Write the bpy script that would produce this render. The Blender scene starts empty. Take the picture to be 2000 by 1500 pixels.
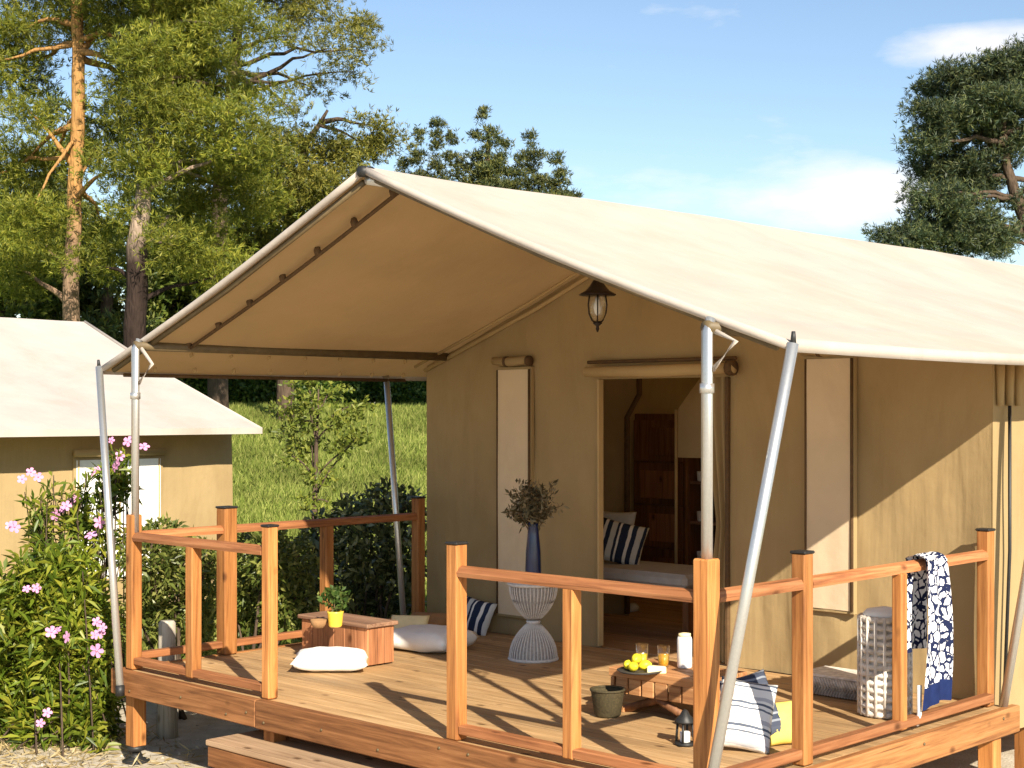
import bpy, bmesh, math, random
import numpy as np
from mathutils import Vector, Matrix, noise
R = math.radians
random.seed(7)
rng = np.random.default_rng(11)
S = bpy.context.scene
COL = S.collection

# ------------------------------------------------------------------ camera, sky, sun, exposure
EYE, DK, ANG, FPX, HY = 2.17, 0.57, R(44), 2942.0, 803.0
cam = bpy.data.cameras.new('camera')
cam.sensor_width = 36
cam.lens = 36 * FPX / 2000
cam.shift_y = (HY - 750) / 2000
cam.clip_start, cam.clip_end = 0.1, 3000
co = bpy.data.objects.new('camera', cam)
co.location = (0, 0, EYE)
co.rotation_euler = (R(90), 0, ANG)
COL.objects.link(co)
S.camera = co

SUN = Vector((1.505, -0.737, 1.0)).normalized()
SUN_EL = math.asin(SUN.z)
SUN_ROT = math.atan2(SUN.x, SUN.y)
w = bpy.data.worlds.new('World')
S.world = w
w.use_nodes = True
nt = w.node_tree
for n in list(nt.nodes): nt.nodes.remove(n)
def wn(t, **k):
    n = nt.nodes.new(t)
    for a, b in k.items(): setattr(n, a, b)
    return n
sky = wn('ShaderNodeTexSky', sky_type='NISHITA', sun_disc=False, sun_elevation=SUN_EL, sun_rotation=SUN_ROT)
sky.air_density, sky.dust_density, sky.ozone_density = 1.0, 0.3, 1.6
tc = wn('ShaderNodeTexCoord')
mp = wn('ShaderNodeMapping'); mp.inputs['Rotation'].default_value = (0, 0, -ANG); mp.inputs['Scale'].default_value = (1.0, 1.0, 3.4)
nt.links.new(tc.outputs['Generated'], mp.inputs[0])
n1 = wn('ShaderNodeTexNoise'); n1.inputs['Scale'].default_value = 5.0; n1.inputs['Detail'].default_value = 9; n1.inputs['Roughness'].default_value = .58
n1.noise_dimensions = '4D'; n1.inputs['W'].default_value = 3.35
nt.links.new(mp.outputs[0], n1.inputs['Vector'])
mp2 = wn('ShaderNodeMapping'); mp2.inputs['Rotation'].default_value = (0, 0, -ANG); nt.links.new(tc.outputs['Generated'], mp2.inputs[0])
acc = n1.outputs['Fac']
# three cloud banks standing in the sky: direction (right, forward, up) and half sizes
for (cx_, cy_, cz_), (hx, hz), amp in (((.290, .932, .226), (.105, .021), .36), ((.215, .960, .135), (.100, .034), .30), ((.13, .985, .085), (.18, .026), .19), ((-.75, .5, .3), (.5, .08), .15), ((.9, -.1, .25), (.5, .07), .15)):
    sub = wn('ShaderNodeVectorMath', operation='SUBTRACT'); sub.inputs[1].default_value = (cx_, cy_, cz_); nt.links.new(mp2.outputs[0], sub.inputs[0])
    mul = wn('ShaderNodeVectorMath', operation='MULTIPLY'); mul.inputs[1].default_value = (1 / hx, 1 / (hx * 2.5), 1 / hz); nt.links.new(sub.outputs[0], mul.inputs[0])
    ln_ = wn('ShaderNodeVectorMath', operation='LENGTH'); nt.links.new(mul.outputs[0], ln_.inputs[0])
    mr_ = wn('ShaderNodeMapRange', interpolation_type='SMOOTHSTEP'); mr_.inputs['From Min'].default_value = 1.15; mr_.inputs['From Max'].default_value = .1; mr_.inputs['To Max'].default_value = amp
    nt.links.new(ln_.outputs['Value'], mr_.inputs['Value'])
    ad_ = wn('ShaderNodeMath', operation='ADD'); nt.links.new(acc, ad_.inputs[0]); nt.links.new(mr_.outputs[0], ad_.inputs[1]); acc = ad_.outputs[0]
cr = wn('ShaderNodeValToRGB'); cr.color_ramp.elements[0].position = .60; cr.color_ramp.elements[1].position = .82
nt.links.new(acc, cr.inputs[0])
bgs = wn('ShaderNodeBackground'); bgs.inputs[1].default_value = 0.082
bgc = wn('ShaderNodeBackground'); bgc.inputs[0].default_value = (1, .95, .93, 1); bgc.inputs[1].default_value = 0.62
mx = wn('ShaderNodeMixShader'); out = wn('ShaderNodeOutputWorld')
mm = wn('ShaderNodeMath', operation='MULTIPLY'); mm.inputs[1].default_value = .85
nt.links.new(cr.outputs[0], mm.inputs[0])
nt.links.new(sky.outputs[0], bgs.inputs[0])
nt.links.new(mm.outputs[0], mx.inputs[0])
nt.links.new(bgs.outputs[0], mx.inputs[1]); nt.links.new(bgc.outputs[0], mx.inputs[2])
nt.links.new(mx.outputs[0], out.inputs[0])

sl = bpy.data.lights.new('sun', 'SUN')
sl.energy = 5.0; sl.angle = R(0.5); sl.color = (1.0, 0.90, 0.74)
so = bpy.data.objects.new('sun', sl); COL.objects.link(so)
so.rotation_euler = SUN.to_track_quat('Z', 'Y').to_euler()
so.location = (8, -6, 12)
vs = S.view_settings
vs.view_transform = 'Standard'; vs.look = 'None'; vs.gamma = 1; vs.use_curve_mapping = False
vs.exposure = 0.97
S.cycles.max_bounces = 8
S.cycles.transparent_max_bounces = 8
S.cycles.use_denoising = True

# ------------------------------------------------------------------ pixel -> point on a plane (measured from the photograph)
CD = np.array([-math.sin(ANG), math.cos(ANG), 0]); CR = np.array([math.cos(ANG), math.sin(ANG), 0]); CC = np.array([0, 0, EYE])
def ray(u, v): return CD + CR * (u - 1000) / FPX - np.array([0, 0, 1.]) * (v - HY) / FPX
def on_z(u, v, z): r = ray(u, v); return CC + r * ((z - EYE) / r[2])
def on_y(u, v, y): r = ray(u, v); return CC + r * (y / r[1])
def on_x(u, v, x): r = ray(u, v); return CC + r * (x / r[0])
def at_d(u, v, t): return CC + ray(u, v) * t

# ------------------------------------------------------------------ materials
def mat(name):
    m = bpy.data.materials.new(name); m.use_nodes = True
    t = m.node_tree
    b = t.nodes['Principled BSDF']
    return m, t, b
def node(t, typ, **k):
    n = t.nodes.new(typ)
    for a, v in k.items():
        if a in n.inputs.keys(): n.inputs[a].default_value = v
        else: setattr(n, a, v)
    return n
def ramp(t, src, stops):
    r = node(t, 'ShaderNodeValToRGB')
    e = r.color_ramp.elements
    while len(e) < len(stops): e.new(.5)
    for i, (p, c) in enumerate(stops):
        e[i].position = p; e[i].color = (c[0], c[1], c[2], 1)
    t.links.new(src, r.inputs[0])
    return r
def bump(t, b, src, strength=.3, dist=.01):
    n = node(t, 'ShaderNodeBump'); n.inputs['Strength'].default_value = strength; n.inputs['Distance'].default_value = dist
    t.links.new(src, n.inputs['Height']); t.links.new(n.outputs[0], b.inputs['Normal']); return n
def objco(t, scale=(1, 1, 1), rnd=True):
    tcn = node(t, 'ShaderNodeTexCoord'); m = node(t, 'ShaderNodeMapping')
    m.inputs['Scale'].default_value = scale
    src = tcn.outputs['Object']
    if rnd:
        oi = node(t, 'ShaderNodeObjectInfo'); a = node(t, 'ShaderNodeVectorMath', operation='ADD'); mu = node(t, 'ShaderNodeMath', operation='MULTIPLY'); mu.inputs[1].default_value = 37.0
        t.links.new(oi.outputs['Random'], mu.inputs[0]); t.links.new(src, a.inputs[0]); t.links.new(mu.outputs[0], a.inputs[1]); src = a.outputs[0]
    t.links.new(src, m.inputs[0])
    return m.outputs[0]
def simple(name, col, rough=.6, metal=0, var=.12, nscale=20, bstr=.15, spec=.4):
    m, t, b = mat(name)
    v = objco(t)
    n = node(t, 'ShaderNodeTexNoise', Scale=nscale, Detail=5.)
    t.links.new(v, n.inputs['Vector'])
    r = ramp(t, n.outputs['Fac'], [(.3, [c * (1 - var) for c in col]), (.7, [min(1, c * (1 + var)) for c in col])])
    t.links.new(r.outputs[0], b.inputs['Base Color'])
    b.inputs['Roughness'].default_value = rough; b.inputs['Metallic'].default_value = metal; b.inputs['Specular IOR Level'].default_value = spec
    if bstr: bump(t, b, n.outputs['Fac'], bstr, .004)
    return m
def wood(name, axis, dark, mid, lite, rough=.62, tint=.18, fine=1.0, knots=True):
    m, t, b = mat(name)
    sc = [26 * fine, 26 * fine, 26 * fine]; sc[axis] = 1.3 * fine
    v = objco(t, sc)
    n = node(t, 'ShaderNodeTexNoise', Scale=1.6, Detail=7., Roughness=.62, Distortion=.6); t.links.new(v, n.inputs['Vector'])
    r = ramp(t, n.outputs['Fac'], [(.28, dark), (.5, mid), (.74, lite)])
    # broad blotches
    v2 = objco(t, [3 if i != axis else .8 for i in range(3)])
    n2 = node(t, 'ShaderNodeTexNoise', Scale=1.3, Detail=3.); t.links.new(v2, n2.inputs['Vector'])
    oi = node(t, 'ShaderNodeObjectInfo')
    mr = node(t, 'ShaderNodeMapRange'); mr.inputs['To Min'].default_value = 1 - tint; mr.inputs['To Max'].default_value = 1 + tint
    t.links.new(oi.outputs['Random'], mr.inputs['Value'])
    mr2 = node(t, 'ShaderNodeMapRange'); mr2.inputs['From Min'].default_value = .3; mr2.inputs['From Max'].default_value = .7; mr2.inputs['To Min'].default_value = .78; mr2.inputs['To Max'].default_value = 1.15
    t.links.new(n2.outputs['Fac'], mr2.inputs['Value'])
    mu = node(t, 'ShaderNodeMath', operation='MULTIPLY'); t.links.new(mr.outputs[0], mu.inputs[0]); t.links.new(mr2.outputs[0], mu.inputs[1])
    vm = node(t, 'ShaderNodeVectorMath', operation='SCALE'); t.links.new(r.outputs[0], vm.inputs[0]); t.links.new(mu.outputs[0], vm.inputs['Scale'])
    last = vm.outputs[0]
    cs_ = [70 * fine] * 3; cs_[axis] = 1.1 * fine
    nc = node(t, 'ShaderNodeTexNoise', Scale=1.0, Detail=4., Roughness=.7); t.links.new(objco(t, cs_), nc.inputs['Vector'])
    rc = ramp(t, nc.outputs['Fac'], [(.30, (.42, .36, .32)), (.40, (1, 1, 1))])
    mc = node(t, 'ShaderNodeVectorMath', operation='MULTIPLY'); t.links.new(last, mc.inputs[0]); t.links.new(rc.outputs[0], mc.inputs[1]); last = mc.outputs[0]
    if knots:
        ks = [7, 7, 7]; ks[axis] = 4.0
        v3 = objco(t, ks)
        vo = node(t, 'ShaderNodeTexVoronoi', Scale=1.0); t.links.new(v3, vo.inputs['Vector'])
        rk = ramp(t, vo.outputs['Distance'], [(.06, (.35, .3, .25)), (.17, (1, 1, 1))])
        mxk = node(t, 'ShaderNodeVectorMath', operation='MULTIPLY'); t.links.new(last, mxk.inputs[0]); t.links.new(rk.outputs[0], mxk.inputs[1]); last = mxk.outputs[0]
    t.links.new(last, b.inputs['Base Color'])
    b.inputs['Roughness'].default_value = rough; b.inputs['Specular IOR Level'].default_value = .3
    bump(t, b, n.outputs['Fac'], .35, .004)
    return m
def canvas(name, col, trans=None, tf=.25, weave=True, folds=0.0, dirt=.86):
    m, t, b = mat(name)
    v = objco(t, rnd=False)
    n = node(t, 'ShaderNodeTexNoise', Scale=1.7, Detail=6., Roughness=.6); t.links.new(v, n.inputs['Vector'])
    r = ramp(t, n.outputs['Fac'], [(.3, [c * .90 for c in col]), (.7, [min(1, c * 1.07) for c in col])])
    ns = node(t, 'ShaderNodeTexNoise', Scale=.8, Detail=9., Roughness=.72, Distortion=.8); t.links.new(objco(t, (1, 1, .45), rnd=False), ns.inputs['Vector'])
    rst = ramp(t, ns.outputs['Fac'], [(.36, (dirt, dirt - .02, dirt - .05)), (.52, (1, 1, 1))])
    ms = node(t, 'ShaderNodeVectorMath', operation='MULTIPLY'); t.links.new(r.outputs[0], ms.inputs[0]); t.links.new(rst.outputs[0], ms.inputs[1])
    t.links.new(ms.outputs[0], b.inputs['Base Color'])
    b.inputs['Roughness'].default_value = .85; b.inputs['Specular IOR Level'].default_value = .15
    n2 = node(t, 'ShaderNodeTexNoise', Scale=9., Detail=4.); t.links.new(v, n2.inputs['Vector'])
    v3 = objco(t, (3, 3, .35), rnd=False)
    n3 = node(t, 'ShaderNodeTexNoise', Scale=2.6, Detail=3.); t.links.new(v3, n3.inputs['Vector'])
    n4 = node(t, 'ShaderNodeTexNoise', Scale=260., Detail=1.); t.links.new(v, n4.inputs['Vector'])
    ad = node(t, 'ShaderNodeMath', operation='MULTIPLY_ADD'); ad.inputs[1].default_value = 3.2 * folds; t.links.new(n3.outputs['Fac'], ad.inputs[0]); t.links.new(n2.outputs['Fac'], ad.inputs[2])
    ad2 = node(t, 'ShaderNodeMath', operation='MULTIPLY_ADD'); ad2.inputs[1].default_value = .10; t.links.new(n4.outputs['Fac'], ad2.inputs[0]); t.links.new(ad.outputs[0], ad2.inputs[2])
    bp = bump(t, b, ad2.outputs[0], .35, .012)
    if trans:
        tr = node(t, 'ShaderNodeBsdfTranslucent'); tr.inputs[0].default_value = (*trans, 1)
        mxs = node(t, 'ShaderNodeMixShader'); mxs.inputs[0].default_value = tf
        o = t.nodes['Material Output']
        t.links.new(b.outputs[0], mxs.inputs[1]); t.links.new(tr.outputs[0], mxs.inputs[2]); t.links.new(mxs.outputs[0], o.inputs[0])
        t.links.new(bp.outputs[0], tr.inputs['Normal'])
    return m
def leafmat(name, c1, c2, c3, trans=.35, rough=.5, spec=.35):
    m, t, b = mat(name)
    g = node(t, 'ShaderNodeNewGeometry')
    r = ramp(t, g.outputs['Random Per Island'], [(.05, c1), (.5, c2), (.95, c3)])
    v = objco(t, rnd=False); n = node(t, 'ShaderNodeTexNoise', Scale=.9, Detail=3.); t.links.new(v, n.inputs['Vector'])
    mr = node(t, 'ShaderNodeMapRange'); mr.inputs['From Min'].default_value = .3; mr.inputs['From Max'].default_value = .7; mr.inputs['To Min'].default_value = .7; mr.inputs['To Max'].default_value = 1.25
    t.links.new(n.outputs['Fac'], mr.inputs['Value'])
    vm = node(t, 'ShaderNodeVectorMath', operation='SCALE'); t.links.new(r.outputs[0], vm.inputs[0]); t.links.new(mr.outputs[0], vm.inputs['Scale'])
    t.links.new(vm.outputs[0], b.inputs['Base Color']); b.inputs['Roughness'].default_value = rough; b.inputs['Specular IOR Level'].default_value = spec
    tr = node(t, 'ShaderNodeBsdfTranslucent'); t.links.new(vm.outputs[0], tr.inputs[0])
    mxs = node(t, 'ShaderNodeMixShader'); mxs.inputs[0].default_value = trans
    o = t.nodes['Material Output']
    t.links.new(b.outputs[0], mxs.inputs[1]); t.links.new(tr.outputs[0], mxs.inputs[2]); t.links.new(mxs.outputs[0], o.inputs[0])
    return m
def bark(name, low, high, zmix=None):
    m, t, b = mat(name)
    v = objco(t, (1, 1, .28))
    n = node(t, 'ShaderNodeTexNoise', Scale=9., Detail=8., Roughness=.7); t.links.new(v, n.inputs['Vector'])
    vo = node(t, 'ShaderNodeTexVoronoi', Scale=14., feature='DISTANCE_TO_EDGE'); t.links.new(v, vo.inputs['Vector'])
    r1 = ramp(t, n.outputs['Fac'], [(.3, [c * .45 for c in low]), (.7, low)])
    last = r1.outputs[0]
    if zmix:
        r2 = ramp(t, n.outputs['Fac'], [(.3, [c * .6 for c in high]), (.7, high)])
        g = node(t, 'ShaderNodeNewGeometry'); sx = node(t, 'ShaderNodeSeparateXYZ'); t.links.new(g.outputs['Position'], sx.inputs[0])
        mr = node(t, 'ShaderNodeMapRange'); mr.inputs['From Min'].default_value = zmix[0]; mr.inputs['From Max'].default_value = zmix[1]; t.links.new(sx.outputs['Z'], mr.inputs['Value'])
        mx_ = node(t, 'ShaderNodeMix', data_type='RGBA'); t.links.new(mr.outputs[0], mx_.inputs[0]); t.links.new(last, mx_.inputs[6]); t.links.new(r2.outputs[0], mx_.inputs[7]); last = mx_.outputs[2]
    t.links.new(last, b.inputs['Base Color']); b.inputs['Roughness'].default_value = .9; b.inputs['Specular IOR Level'].default_value = .1
    bump(t, b, vo.outputs['Distance'], .8, .05)
    return m

M = {}
OR = ((.18, .060, .016), (.37, .150, .042), (.49, .225, .075))
M['post'] = wood('post_wood', 2, *OR, tint=.26)
M['rail_x'] = wood('rail_wood_x', 0, (.17, .060, .022), (.33, .130, .050), (.44, .20, .085), tint=.2)
M['rail_y'] = wood('rail_wood_y', 1, (.17, .060, .022), (.33, .130, .050), (.44, .20, .085), tint=.2)
M['beam_x'] = wood('beam_wood_x', 0, (.10, .038, .013), (.225, .092, .032), (.37, .17, .066), tint=.08)
M['beam_y'] = wood('beam_wood_y', 1, (.16, .06, .02), (.34, .15, .05), (.46, .225, .09), tint=.08)
M['plank'] = wood('plank_wood', 0, (.27, .155, .068), (.425, .265, .122), (.53, .355, .185), tint=.14, rough=.7)
M['step'] = wood('step_wood', 0, (.28, .17, .09), (.40, .26, .15), (.50, .34, .21), tint=.1, rough=.75)
M['chest'] = wood('chest_wood', 2, (.20, .075, .03), (.34, .14, .06), (.44, .20, .09), tint=.15)
M['lidwood'] = wood('lid_wood', 0, (.16, .08, .05), (.27, .15, .09), (.36, .22, .14), tint=.1)
M['table'] = wood('table_wood', 0, (.24, .10, .04), (.42, .20, .08), (.52, .28, .13), tint=.1)
M['darkwood'] = wood('cabinet_wood', 2, (.10, .042, .018), (.19, .082, .035), (.27, .125, .055), tint=.1, knots=False)
M['stump'] = wood('weathered_wood', 2, (.22, .19, .15), (.42, .37, .30), (.58, .53, .45), tint=.1)
M['floor_in'] = wood('floor_wood', 0, (.30, .17, .08), (.44, .26, .13), (.54, .34, .18), tint=.1)
M['roof'] = canvas('roof_canvas', (.60, .54, .475), (.74, .60, .40), .30, dirt=.95)
M['lining'] = canvas('roof_lining', (.66, .49, .28), (.74, .54, .29), .50)
M['wall'] = canvas('wall_canvas', (.365, .262, .130), (.45, .29, .13), .03, folds=.9)
M['pane'] = canvas('window_screen', (.70, .55, .37), (.6, .45, .28), .05, folds=.1)
M['hem'] = canvas('hem_canvas', (.52, .46, .40), (.6, .45, .28), .12)
M['binding'] = canvas('binding_canvas', (.47, .335, .165))
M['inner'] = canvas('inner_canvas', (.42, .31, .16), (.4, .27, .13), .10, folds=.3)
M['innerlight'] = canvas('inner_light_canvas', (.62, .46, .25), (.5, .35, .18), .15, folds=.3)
M['nroof'] = canvas('neighbour_roof_canvas', (.505, .455, .41), (.6, .46, .28), .10, dirt=.95)
M['steel'] = simple('galvanised_steel', (.62, .62, .60), .36, .8, .05, 90, .03)
M['black'] = simple('black_plastic', (.018, .018, .018), .5, 0, .2, 30, .05)
M['strap'] = simple('brown_strap', (.10, .055, .022), .8, 0, .2, 30, .1)
M['purlin'] = simple('bronze_tube', (.12, .085, .04), .55, 0, .2, 20, .1)
M['lampmetal'] = simple('dark_lamp_metal', (.028, .018, .014), .45, .5, .25, 40, .15)
M['white'] = simple('white_cotton', (.84, .83, .80), .9, 0, .04, 14, .5, .1)
M['greycotton'] = simple('grey_cotton', (.50, .50, .50), .9, 0, .08, 14, .5, .1)
M['yellow'] = simple('yellow_cotton', (.78, .60, .14), .9, 0, .08, 14, .4, .1)
M['cream'] = simple('cream_cotton', (.86, .74, .42), .9, 0, .06, 14, .4, .1)
M['brown'] = simple('brown_cotton', (.30, .17, .08), .9, 0, .1, 14, .4, .1)
M['olive'] = simple('olive_wicker', (.055, .042, .018), .8, 0, .35, 90, .5)
M['rattan'] = simple('white_rattan', (.60, .58, .56), .7, 0, .12, 60, .4)
M['rattan_shade'] = simple('shaded_rattan', (.36, .335, .315), .8, 0, .2, 80, .5)  # darker copy of the white rattan, inner shading put into its colour
M['vase'] = simple('blue_glaze', (.008, .018, .075), .18, 0, .25, 8, .02, .6)
M['pot'] = simple('yellow_glaze', (.80, .55, .06), .35, 0, .1, 20, .05)
M['lemon'] = simple('lemon_skin', (.80, .66, .03), .45, 0, .1, 60, .25)
M['bread'] = simple('cheese', (.80, .70, .42), .6, 0, .1, 20, .2)
M['slate'] = simple('slate_dish', (.05, .045, .04), .5, 0, .2, 30, .1)
M['milk'] = simple('white_porcelain', (.82, .81, .80), .25, 0, .03, 20, 0, .5)
M['juice'] = simple('orange_juice', (.85, .42, .02), .3, 0, .06, 20, 0)
M['juice2'] = simple('lemon_juice', (.90, .68, .02), .3, 0, .06, 20, 0)
M['twig'] = simple('dry_stem', (.16, .11, .06), .9, 0, .3, 30, .2)
M['sole'] = simple('lounger_mattress', (.46, .44, .43), .9, 0, .08, 14, .4, .1)
M['petal'] = simple('pink_petal', (.58, .27, .45), .7, 0, .18, 9, .1, .1)
M['pollen'] = simple('flower_centre', (.55, .25, .35), .7, 0, .1, 9, .1, .1)
m, t, b = mat('clear_glass'); b.inputs['Roughness'].default_value = .05; b.inputs['Base Color'].default_value = (.9, .93, .92, 1); b.inputs['Metallic'].default_value = 1
trn = node(t, 'ShaderNodeBsdfTransparent'); trn.inputs[0].default_value = (.97, .98, .97, 1); fz = node(t, 'ShaderNodeLayerWeight'); fz.inputs[0].default_value = .35
mg = node(t, 'ShaderNodeMapRange'); mg.inputs['To Min'].default_value = .04; mg.inputs['To Max'].default_value = .55; t.links.new(fz.outputs['Facing'], mg.inputs['Value'])
mxs = node(t, 'ShaderNodeMixShader'); t.links.new(mg.outputs[0], mxs.inputs[0]); t.links.new(trn.outputs[0], mxs.inputs[1]); t.links.new(b.outputs[0], mxs.inputs[2]); t.links.new(mxs.outputs[0], t.nodes['Material Output'].inputs[0]); M['glass'] = m

def stripes(name, cols, scale, axis=1, rough=.9):
    m, t, b = mat(name)
    tcn = node(t, 'ShaderNodeTexCoord'); sx = node(t, 'ShaderNodeSeparateXYZ'); t.links.new(tcn.outputs['Object'], sx.inputs[0])
    nz = node(t, 'ShaderNodeTexNoise', Scale=9., Detail=3.); t.links.new(tcn.outputs['Object'], nz.inputs['Vector'])
    ma = node(t, 'ShaderNodeMath', operation='MULTIPLY_ADD'); ma.inputs[1].default_value = .02; t.links.new(nz.outputs['Fac'], ma.inputs[0]); t.links.new(sx.outputs[axis], ma.inputs[2])
    mu = node(t, 'ShaderNodeMath', operation='MULTIPLY'); mu.inputs[1].default_value = scale; t.links.new(ma.outputs[0], mu.inputs[0])
    fr = node(t, 'ShaderNodeMath', operation='FRACT'); t.links.new(mu.outputs[0], fr.inputs[0])
    r = node(t, 'ShaderNodeValToRGB'); r.color_ramp.interpolation = 'CONSTANT'
    e = r.color_ramp.elements
    while len(e) < len(cols): e.new(.5)
    for i, (p, c) in enumerate(cols): e[i].position = p; e[i].color = (*c, 1)
    t.links.new(fr.outputs[0], r.inputs[0]); t.links.new(r.outputs[0], b.inputs['Base Color'])
    b.inputs['Roughness'].default_value = rough; b.inputs['Specular IOR Level'].default_value = .1
    n = node(t, 'ShaderNodeTexNoise', Scale=16., Detail=4.); t.links.new(tcn.outputs['Object'], n.inputs['Vector']); bump(t, b, n.outputs['Fac'], .5, .012)
    return m
NV, WH, GR = (.025, .035, .07), (.74, .73, .70), (.42, .43, .46)
M['stripe_navy'] = stripes('navy_stripes', [(0, NV), (.30, WH), (.42, NV), (.60, (.55, .56, .55)), (.82, NV), (.92, WH)], 5.2, 0)
M['stripe_grey'] = stripes('grey_stripes', [(0, WH), (.22, (.13, .15, .19)), (.30, WH), (.44, (.10, .12, .16)), (.55, WH), (.68, GR), (.86, WH)], 9.0, 1)
M['stripe_dark'] = stripes('slate_stripes', [(0, (.06, .07, .10)), (.2, (.22, .24, .28)), (.3, (.05, .06, .09)), (.52, (.26, .28, .32)), (.62, (.07, .08, .11))], 9, 1)
# towel print: irregular navy leaf-like marks on white
m, t, b = mat('towel_print')
tcn = node(t, 'ShaderNodeTexCoord'); mpn = node(t, 'ShaderNodeMapping'); mpn.inputs['Scale'].default_value = (1, 1, .8); t.links.new(tcn.outputs['Object'], mpn.inputs[0])
nz = node(t, 'ShaderNodeTexNoise', Scale=17., Detail=1.5, Distortion=2.6); t.links.new(mpn.outputs[0], nz.inputs['Vector'])
wv = node(t, 'ShaderNodeTexVoronoi', Scale=25., feature='DISTANCE_TO_EDGE'); t.links.new(mpn.outputs[0], wv.inputs['Vector'])
mn = node(t, 'ShaderNodeMath', operation='MULTIPLY'); mn.inputs[1].default_value = 1.9; t.links.new(wv.outputs['Distance'], mn.inputs[0])
sb = node(t, 'ShaderNodeMath', operation='SUBTRACT'); t.links.new(nz.outputs['Fac'], sb.inputs[0]); t.links.new(mn.outputs[0], sb.inputs[1])
r = ramp(t, sb.outputs[0], [(.285, (.82, .82, .83)), (.305, (.016, .022, .06))])
t.links.new(r.outputs[0], b.inputs['Base Color']); b.inputs['Roughness'].default_value = .95; b.inputs['Specular IOR Level'].default_value = .05
M['towel'] = m
M['navy'] = simple('navy_cotton', (.014, .024, .085), .95, 0, .15, 20, .4, .05)
M['wicker'] = None
m, t, b = mat('woven_wicker')
tcn = node(t, 'ShaderNodeTexCoord'); mpn = node(t, 'ShaderNodeMapping'); t.links.new(tcn.outputs['Object'], mpn.inputs[0])
nz = node(t, 'ShaderNodeTexNoise', Scale=26., Detail=5.); t.links.new(mpn.outputs[0], nz.inputs['Vector'])
r = ramp(t, nz.outputs['Fac'], [(.3, (.48, .43, .37)), (.65, (.80, .75, .68))]); t.links.new(r.outputs[0], b.inputs['Base Color']); b.inputs['Roughness'].default_value = .75
bump(t, b, nz.outputs['Fac'], .4, .006); M['wicker'] = m

M['pine_lit'] = leafmat('pine_needles_light', (.09, .12, .014), (.19, .22, .026), (.34, .32, .04), .36)
M['pine_mid'] = leafmat('pine_needles_mid', (.075, .085, .014), (.16, .165, .026), (.27, .235, .04), .28)
M['pine_dark'] = leafmat('pine_needles_dark', (.045, .07, .02), (.095, .125, .03), (.18, .19, .04), .22)
M['pine_blue'] = leafmat('pine_needles_blue', (.028, .048, .026), (.055, .082, .038), (.14, .15, .048), .18)
M['juniper'] = leafmat('juniper_needles', (.030, .050, .024), (.075, .095, .032), (.19, .18, .04), .25)
M['leaf_bg'] = leafmat('broad_leaf_background', (.05, .085, .014), (.12, .16, .026), (.24, .26, .045), .38)
M['leaf_olean'] = leafmat('oleander_leaf', (.070, .115, .010), (.16, .215, .018), (.31, .31, .035), .35, .42, .4)
M['leaf_bush'] = leafmat('shrub_leaf', (.07, .10, .018), (.17, .21, .04), (.34, .34, .09), .4, .38, .5)
M['leaf_dark'] = leafmat('laurel_leaf', (.035, .052, .016), (.09, .115, .035), (.30, .31, .13), .3, .30, .7)
M['leaf_sap'] = leafmat('sapling_leaf', (.085, .12, .014), (.17, .21, .028), (.28, .29, .05), .35)
M['leaf_hedge'] = leafmat('hedge_leaf', (.025, .058, .010), (.06, .115, .016), (.14, .19, .03), .3)
M['leaf_dry'] = leafmat('dried_leaf', (.075, .060, .030), (.16, .135, .075), (.30, .25, .16), .25, .8, .1)
M['leaf_pot'] = leafmat('pot_plant_leaf', (.045, .095, .018), (.09, .16, .03), (.16, .21, .05), .35)
M['grass'] = leafmat('meadow_grass', (.18, .24, .045), (.29, .345, .075), (.45, .46, .14), .5, .7, .1)
M['straw'] = leafmat('dry_straw', (.30, .22, .10), (.46, .36, .18), (.60, .50, .30), .3, .8, .1)
M['bark_pine'] = bark('pine_bark', (.30, .20, .13), (.46, .25, .09), (5.0, 6.2))
M['bark_grey_shaded'] = bark('grey_bark_shaded', (.045, .03, .024), (.36, .27, .20), (4.6, 5.2))  # low colour darkened to imitate shade below the crown clumps
M['bark_dark'] = bark('dark_bark', (.12, .085, .06), (.12, .085, .06))

# ground material: sandy yard near the deck, green meadow beyond
m, t, b = mat('ground_soil')
v = objco(t, rnd=False)
n = node(t, 'ShaderNodeTexNoise', Scale=5., Detail=9., Roughness=.65); t.links.new(v, n.inputs['Vector'])
n2 = node(t, 'ShaderNodeTexNoise', Scale=60., Detail=4.); t.links.new(v, n2.inputs['Vector'])
rs = ramp(t, n.outputs['Fac'], [(.3, (.38, .32, .23)), (.6, (.56, .50, .40)), (.8, (.68, .63, .53))])
rg = ramp(t, n.outputs['Fac'], [(.3, (.10, .16, .024)), (.6, (.17, .24, .04)), (.8, (.27, .30, .06))])
dp = node(t, 'ShaderNodeVectorMath', operation='DOT_PRODUCT'); dp.inputs[1].default_value = (-.695, .719, 0); t.links.new(v, dp.inputs[0])
ad = node(t, 'ShaderNodeMath', operation='MULTIPLY_ADD'); ad.inputs[1].default_value = 2.5; t.links.new(n.outputs['Fac'], ad.inputs[0]); t.links.new(dp.outputs['Value'], ad.inputs[2])
mr = node(t, 'ShaderNodeMapRange'); mr.inputs['From Min'].default_value = 12.2; mr.inputs['From Max'].default_value = 13.4; t.links.new(ad.outputs[0], mr.inputs['Value'])
mx_ = node(t, 'ShaderNodeMix', data_type='RGBA'); t.links.new(mr.outputs[0], mx_.inputs[0]); t.links.new(rs.outputs[0], mx_.inputs[6]); t.links.new(rg.outputs[0], mx_.inputs[7])
t.links.new(mx_.outputs[2], b.inputs['Base Color']); b.inputs['Roughness'].default_value = .95; b.inputs['Specular IOR Level'].default_value = .1
bump(t, b, n2.outputs['Fac'], .5, .02); M['ground'] = m

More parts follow.
